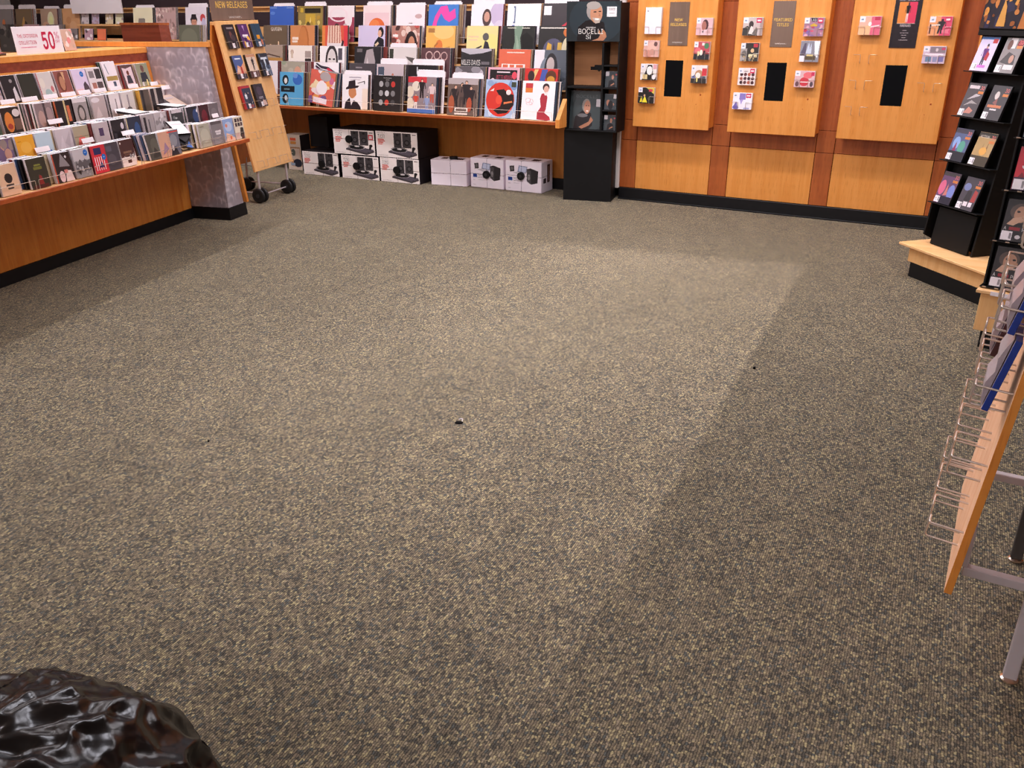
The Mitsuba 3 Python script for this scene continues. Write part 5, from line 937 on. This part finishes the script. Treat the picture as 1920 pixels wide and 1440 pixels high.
rack_case(2, 1.022, 'navy film case with a pale ghostly figure, middle right on the rolling rack', '#1e2632', [('r', .15, .74, .85, .84, '#d0d8e0'), ('p', [(.4, .2), (.45, .6), (.6, .62), (.7, .2)], '#a8b8c8'), ('e', .52, .66, .1, .1, '#c8d0d8'), *blobs(244, 8, ['#3c4c60', '#54647c'], .08, .2)])
rack_case(0, .782, 'red-edged film case with a group in white, lower left on the rolling rack', '#2c3448', [('r', 0, .9, 1, 1, '#b03038'), ('r', 0, 0, .08, 1, '#b03038'), *figure(.35, .2, .5, '#d8b0a0', '#dcdce4', '#3c3c48', '#2a2024'), *figure(.65, .2, .52, '#d8b0a0', '#303040', '#20202c', '#2a2024'), ('r', .3, .04, .9, .16, '#8c3038')], '#b03038')
rack_case(1, .782, 'dark purple film case with a pale crest, lower middle on the rolling rack', '#302830', [('r', .3, .34, .34, .46, '#d8d0dc'), ('o', .48, .4, .07, .05, .7, '#d8d0dc'), ('o', .65, .4, .07, .05, .7, '#d8d0dc'), ('e', .5, .7, .3, .2, '#443848'), ('p', [(.5, .05), (.6, .3), (.9, .26), (.95, .05)], '#d8b4a8')])

# ------------------------------------------------------------------ low platform and black disc rack at the right
PC, PD, PN = np.array([-.424, 5.75, 0]), np.array([.703, -.711, 0]), np.array([.711, .703, 0])
MP = np.eye(4)
MP[:3, 0], MP[:3, 1], MP[:3, 3] = PD, PN, PC       # local x along the front, y into it
pf = thing('platform', 'low maple platform on a black kick base under the black disc rack', 'platform')
part(pf, 'kick_base', bx(0, .62, 0, .8, 0, .09, .002), 'rubber_base', MP)
part(pf, 'fascia', bx(-.026, .64, -.002, .82, .0905, .189, .002), 'maple_pale', MP)
part(pf, 'tread', bx(-.075, .67, -.05, .86, .1895, .206, .003), 'maple_shelf', MP)

dk = thing('disc_rack', 'tall black leaning rack of film cases standing on the low platform', 'rack')
LEAN = 5.7
MT = MP @ pose((-.03, .075, .207), 0, LEAN)
TWD = .385
part(dk, 'front_apron', bx(.055, TWD - .02, .02, .035, .0045, .235, .002), 'black_board', MT)
part(dk, 'side_panel', extrude([(0, .05), (0, .245), (.035, .255), (.035, 1.3), (.34, 1.3), (.4, .042), (.1, .012)], .012, MT @ np.array([[0, 0, 1, .0], [1, 0, 0, 0], [0, 1, 0, 0], [0, 0, 0, 1.0]])), 'black_board')
part(dk, 'side_panel', extrude([(.03, .005), (.035, 1.3), (.34, 1.3), (.4, .042)], .012, MT @ np.array([[0, 0, 1, TWD], [1, 0, 0, 0], [0, 1, 0, 0], [0, 0, 0, 1.0]])), 'black_board')
part(dk, 'back_board', bx(.013, TWD - .001, .075, .085, .02, 1.3, .002), 'black_board', MT)
SHZ = [.254, .508, .762, 1.012]
for z in SHZ:
    part(dk, 'shelf', bx(-.012, TWD + .012, -.022, .074, z - .006, z - .001, .001), 'black_board', MT)
part(dk, 'crown', bx(.0, TWD, .0, .06, 1.205, 1.236, .002), 'black_board', MT)
part(dk, 'header', bx(-.0, TWD + .02, -.004, .012, 1.2365, 1.75, .002), 'black_board', MT)
hb = [('r', 0, 0, 1, 1, '#241e28'), *blobs(251, 40, ['#2c2840', '#3c2a24', '#4c3424', '#1c1a24', '#34304c', '#5c3c50'], .04, .11), *blobs(252, 22, ['#b8743c', '#c88840', '#8c5028', '#6c3c20'], .02, .055, (0, 0, 1, .4)), ('e', .14, .42, .04, .03, '#a868a8'), ('p', [(.3, .02), (.36, .3), (.42, .22), (.46, .02)], '#c89048'), ('p', [(.7, .0), (.76, .34), (.9, .2), (.95, .0)], '#b06c38')]
part(dk, 'header_print', art(.4, .5, hb, '#2a2230'), None, MT @ pose((TWD / 2 + .01, -.0052, 1.242)), 'dark fantasy poster with orange flames')
G_DR = 'film cases on the black disc rack'
B30 = [('t', '30', .84, .82, .11, '#e07878', .22, True), ('r', .68, .7, .98, .78, '#d8844c')]
def dr_case(c_, r_, label, bg, shapes, badge=True):
    z = SHZ[3 - r_]
    disc_case('film_case', label, 'film case', G_DR, .136, .19, .014, MT @ pose((.088 + .185 * c_, -.012, z + .0025), 0, 11), bg, shapes + (B30 if badge else []) + price(.02, .02, .3, .2), '#2a282c', '#3c383c')
dr_case(0, 0, 'lavender film case, man in a black hat, top left of the black disc rack', '#d0c4e0', [('r', 0, .93, 1, 1, '#3a6cb0'), *figure(.52, .12, .62, '#c8907c', '#5c2c70', '#2c2a3c', '#1c1820', 0, '#1e1a22'), ('p', [(.55, .35), (.62, .6), (.78, .5), (.74, .3)], '#a83440'), ('r', .7, .82, .95, .95, '#c03840'), ('r', .35, .1, .8, .18, '#c878c8')], False)
dr_case(1, 0, 'grey collage film case, top right of the black disc rack', '#8c8484', [('r', .25, .7, .6, 1, '#e0d8d8'), ('e', .3, .8, .12, .14, '#6c4840'), ('p', [(.1, .3), (.4, .6), (.8, .5), (.9, .2)], '#4c4648'), ('e', .65, .4, .12, .12, '#b88c7c'), ('r', .4, .1, .9, .24, '#d8d0d0'), ('e', .82, .84, .16, .12, '#8c2c34')])
dr_case(0, 1, 'grey film case with pale sweeping lines, second row left of the black disc rack', '#544e52', [('r', .08, .84, .66, .94, '#d8ccd0'), ('p', [(.2, .5), (.6, .7), (.9, .66), (.5, .56)], '#b8b0b4'), ('p', [(.1, .3), (.5, .5), (.9, .4), (.5, .4)], '#a09898'), ('p', [(.3, .1), (.5, .3), (.8, .2), (.7, .1)], '#c08478')])
dr_case(1, 1, 'dark grey film case with red bands, second row right of the black disc rack', '#4a464a', [('e', .4, .72, .12, .12, '#d8ccc8'), ('p', [(.3, .5), (.5, .66), (.56, .4)], '#8c5c58'), ('r', .1, .36, .85, .44, '#c87c5c'), ('r', .3, .28, .66, .33, '#d8d0d4')])
dr_case(0, 2, 'blue and teal film case, third row left of the black disc rack', '#5a6488', [('e', .3, .55, .2, .2, '#8ca8d8'), ('e', .66, .45, .2, .2, '#5c9c8c'), ('p', [(.2, .3), (.3, .6), (.4, .3)], '#8c3c5c'), ('r', 0, 0, 1, .3, '#2c2a34'), ('r', 0, .86, 1, 1, '#4a4654')])
dr_case(1, 2, 'tan film case lettered ACTION, third row right of the black disc rack', '#b89868', [('r', 0, .86, 1, 1, '#3a342c'), ('t', 'ACTION', .34, .84, .08, '#e8dcd4', .5), ('p', [(.4, .35), (.46, .7), (.5, .35)], '#8c6c48'), ('p', [(.62, .4), (.7, .74), (.76, .4)], '#8c6440'), ('e', .55, .45, .2, .12, '#e0a858'), ('r', 0, 0, 1, .3, '#4a4034')])
dr_case(0, 3, 'pink and violet film case, bottom left of the black disc rack', '#6c4c6c', [('e', .2, .5, .2, .24, '#d86c8c'), ('e', .8, .4, .2, .24, '#7c88c8'), ('p', [(.4, .25), (.5, .66), (.62, .3)], '#c87c74'), ('r', .3, 0, 1, .24, '#2e2a38'), ('r', 0, .88, 1, 1, '#4c4448')])
dr_case(1, 3, 'grey and red group film case, bottom right of the black disc rack', '#504a52', [('e', .25, .7, .2, .12, '#7c84b0'), ('p', [(.3, .28), (.36, .6), (.6, .6), (.66, .28)], '#3a363a'), ('p', [(.68, .28), (.74, .66), (.95, .6), (.95, .28)], '#a84848'), ('r', .36, .12, .6, .26, '#e8dce4'), ('r', .66, .12, .86, .26, '#e8dce4')])

# second platform and rack, cut by the right edge of the photo
QD, QN = np.array([.981, -.195, 0]), np.array([.195, .981, 0])
MQ = np.eye(4)
MQ[:3, 0], MQ[:3, 1], MQ[:3, 3] = QD, QN, np.array([-.001, 4.574, 0])
p2 = thing('plinth', 'boxy maple plinth on black feet behind the wire clip board', 'platform')
part(p2, 'kick_base', bx(.03, .9, .03, .55, 0, .094, .002), 'rubber_base', MQ)
part(p2, 'body', bx(0, .95, 0, .6, .0945, .285, .002), 'maple_pale', MQ)
part(p2, 'tread', bx(-.02, .97, -.02, .62, .2855, .303, .003), 'maple_shelf', MQ)
solo('shelf_card', bx(.045, .17, -.0225, -.0205, .284, .304, .0003), 'white_card', 'white card strip on the front edge of the maple plinth', 'card', None, MQ)
d2 = thing('disc_rack', 'black slanted rack of large film cases at the right edge, on the maple plinth', 'rack')
MR = MQ @ pose((-.005, .045, .304), 0, 2.0)
part(d2, 'back_board', bx(0, .40, .05, .06, .004, 1.15, .002), 'black_board', MR)
part(d2, 'side_panel', bx(-.004, .006, -.0, .3, .012, 1.15, .002), 'black_board', MR)
part(d2, 'side_panel', bx(.395, .405, -.0, .3, .012, 1.15, .002), 'black_board', MR)
for z in (.003, .228, .465, .702, .94):
    part(d2, 'shelf', bx(-.012, .41, -.03, .049, z, z + .005, .001), 'black_gloss', MR)
    for x in (.0, .055, .11, .165):
        part(d2, 'shelf_hook', cyl((x, -.03, z + .004), (x + .018, -.03, z + .004), .0035, 8), 'chrome', MR)
QP = [('e', .42, .72, .3, .2, '#5a4a44'), ('e', .45, .66, .2, .2, '#b88c74'), ('e', .36, .72, .05, .025, '#2a2020'), ('e', .56, .72, .05, .025, '#2a2020'), ('p', [(.1, .4), (.25, .56), (.6, .64), (.72, .58), (.5, .5), (.3, .38)], '#c8a088'), ('p', [(.5, .56), (.7, .62), (.68, .66), (.48, .6)], '#b88c70'), ('t', 'A', .09, .27, .08, '#e8e0e0', .07), ('r', .2, .27, .52, .35, '#8c2830'), ('t', 'PLACE', .78, .26, .09, '#e4dcdc', .4), ('r', .02, .02, .34, .24, '#ede4e8'), ('r', .25, .06, .32, .2, '#8c868a'), ('e', .5, .12, .08, .05, '#cfc8cc'), ('t', '30', .9, .84, .12, '#e07080', .16, True)]
G_D2 = 'large film cases on the rack at the right edge'
disc_case('film_case', 'dark film case lettered A PLACE, lowest on the rack at the right edge', 'film case', G_D2, .15, .195, .015, MR @ pose((.095, -.012, .010), 0, 8), '#2a2628', QP, '#1c1a1c', '#4a464a')
disc_case('film_case', 'dark film case lettered A PLACE, second from the bottom at the right edge', 'film case', G_D2, .15, .195, .015, MR @ pose((.095, -.012, .236), 0, 8), '#2a2628', QP, '#1c1a1c', '#4a464a')
disc_case('film_case', 'red film case with white curly lettering at the right edge', 'film case', G_D2, .15, .195, .015, MR @ pose((.095, -.012, .473), 0, 8), '#c02838', [('t', 'S', .26, .5, .3, '#f0dce0', .2), ('r', 0, 0, 1, .3, '#3a2a40'), ('p', [(.1, .3), (.2, .42), (.3, .3)], '#7c2028'), ('r', .02, .02, .36, .26, '#ede4e8'), ('r', .27, .06, .34, .22, '#8c868a')], '#8c1c28', '#c8a0a4')
disc_case('film_case', 'blue-grey film case highest on the rack at the right edge', 'film case', G_D2, .15, .195, .015, MR @ pose((.095, -.012, .710), 0, 8), '#4c5664', blobs(261, 8, ['#8c98a8', '#2c3038'], .08, .2) + price(), '#1c1a1c')

# ------------------------------------------------------------------ wire clip board on a steel stand, right foreground
cb = thing('clip_rack', 'narrow salmon wooden board with wire clips on a grey steel stand', 'rack')
KX, KY0, KY1, KZ = .062, 1.955, 2.52, .28
LN = 4.6
MK = pose((KX, KY1, KZ), -90, LN)           # x runs from far (0) to near, y into the board (+X), z up its slope
KW = KY1 - KY0
part(cb, 'board', bx(0, KW, 0, .017, 0, 1.2, .002), 'salmon_board', MK)
part(cb, 'edge_band', bx(KW + .0002, KW + .0016, 0.0, .017, 0.0, 1.2, .0004), 'maple_edge', MK, 'orange-brown near edge')
MK2 = pose((.44, KY0, KZ), 90, LN)
part(cb, 'board', bx(0, KW, 0, .017, 0, 1.2, .002), 'salmon_board', MK2)
LX = .252
for y in (2.07, 2.655):
    part(cb, 'leg', bx(LX - .016, LX + .016, y - .012, y + .012, .012, 1.42, .002), 'steel_paint' if y < 2.3 else 'steel_dark', label='grey square steel leg')
    part(cb, 'foot_glide', lathe([(0, 0), (.017, 0), (.021, .004), (.021, .007), (.011, .012), (0, .012)], 20), 'chrome', pose((LX, y, 0)), 'chrome foot glide')
    yb = y if y < 2.3 else y - .03
    part(cb, 'cross_bar', bx(.094, LX - .0165, yb - .012, yb + .012, .274, .298, .002), 'steel_paint')
    part(cb, 'cross_bar', bx(LX + .0165, .41, yb - .012, yb + .012, .274, .298, .002), 'steel_paint')
    part(cb, 'bracket', bx(.090, .1035, y - .012, y + .012, .2985, .42, .002), 'steel_paint')
KC = (.10, .28, .465)
KROWS = (.375, .557, .739, .921, 1.103)
for zw in KROWS:
    for xc in KC:
        bclip(cb, MK, xc, (zw - KZ), .145, .075, 'wire', .0026, .062)
G_BR = 'film cases with blue edges on the wire clip board'
mat('film_wrap', '#a4979d', 0.2)
def blu(xc, zw, label, col, d=-.05, h=.172):
    k = thing('film_case', label, 'film case', G_BR)
    M = MK @ pose((xc, d, zw - KZ + .0075), 0, 7.0)
    part(k, 'case', case_ply(.136, h, .014, '#d8ccd4', col, col), None, M)
    part(k, 'wrap', extrude([(-.002, .004), (-.009, .02), (-.016, .06), (-.008, .09), (-.014, .12), (-.009, .15), (-.003, h)], .12, M @ np.array([[0, 0, 1, -.06], [1, 0, 0, 0], [0, 1, 0, 0], [0, 0, 0, 1.0]])), 'film_wrap', None, 'loose glossy wrapped sleeve')
blu(KC[2], KROWS[2], 'film case with a blue edge, lowest in the near column of the clip board', '#1c3484')
blu(KC[2], KROWS[3], 'film case with a blue edge, second up in the near column of the clip board', '#1c3484')
blu(KC[2], KROWS[4], 'film case with a blue edge, highest in the near column of the clip board', '#1c3484')
blu(KC[0], KROWS[2], 'film case with a dark maroon edge in the far column of the clip board', '#3a2028')
blu(KC[1], KROWS[3], 'film case with a pink edge in the middle column of the clip board', '#a04860')
blu(KC[0], KROWS[4], 'film case with a plum edge high in the far column of the clip board', '#54284a')

# ------------------------------------------------------------------ rubbish bag and scraps on the carpet
def bag_mesh():
    m = trimesh.creation.icosphere(subdivisions=6, radius=1.0)
    v = np.array(m.vertices)
    d = v / np.linalg.norm(v, axis=1, keepdims=True)
    p = d * [.36, .36, .30]
    # crumpled film: broad folds running up to the neck, a few sharp creases
    ang = np.arctan2(d[:, 1], d[:, 0])
    q = np.column_stack([np.cos(ang) * 2.6, np.sin(ang) * 2.6, d[:, 2] * 1.1])
    rid = 1 - 2 * np.abs(meshkit.fbm(q + 7.3, 3, 3) - .5)
    rid2 = 1 - 2 * np.abs(meshkit.fbm(d * [5.5, 5.5, 3.2] + 1.7, 2, 5) - .5)
    soft = meshkit.fbm(d * 2.2 + 3.1, 3, 11)
    fine = meshkit.fbm(d * 17 + 4.1, 2, 9)
    r = 1 + .13 * (rid - .75) + .06 * (rid2 ** 2 - .6) + .12 * (soft - .5) + .02 * (fine - .5)
    p = p * r[:, None]
    p[:, 2] = np.maximum(p[:, 2], -.26 + .006 * rid2)
    p[:, 2] += .26
    m.vertices = p
    return m
solo('rubbish_bag', bag_mesh(), 'bag_film', 'crumpled shiny black plastic rubbish bag in the bottom left corner', 'bag', None, pose((-1.20, .40, .0), 20), 40)
solo('paper_scrap', tube([(-.012, -.004, .004), (-.005, .002, .011), (.004, .003, .012), (.012, -.003, .006)], .0028, 6), 'white_card', 'tiny curled pale scrap lying on the middle of the carpet', 'scrap', None, pose((-1.768, 2.64, .0), -25))
solo('black_scrap', extrude([(-.016, -.008), (-.004, -.012), (.014, -.006), (.016, .006), (.002, .010), (-.012, .006)], .003), 'black_matte', 'tiny black scrap beside the curled pale one on the carpet', 'scrap', None, pose((-1.768, 2.622, .001), 10))
solo('crumb', trimesh.creation.icosphere(subdivisions=2, radius=.006), 'black_matte', 'tiny dark crumb on the right of the carpet', 'crumb', None, pose((-.86, 3.78, .005)))
solo('crumb', trimesh.creation.icosphere(subdivisions=2, radius=.004), 'black_matte', 'tiny dark crumb on the left of the carpet', 'crumb', None, pose((-2.55, 2.0, .003)))
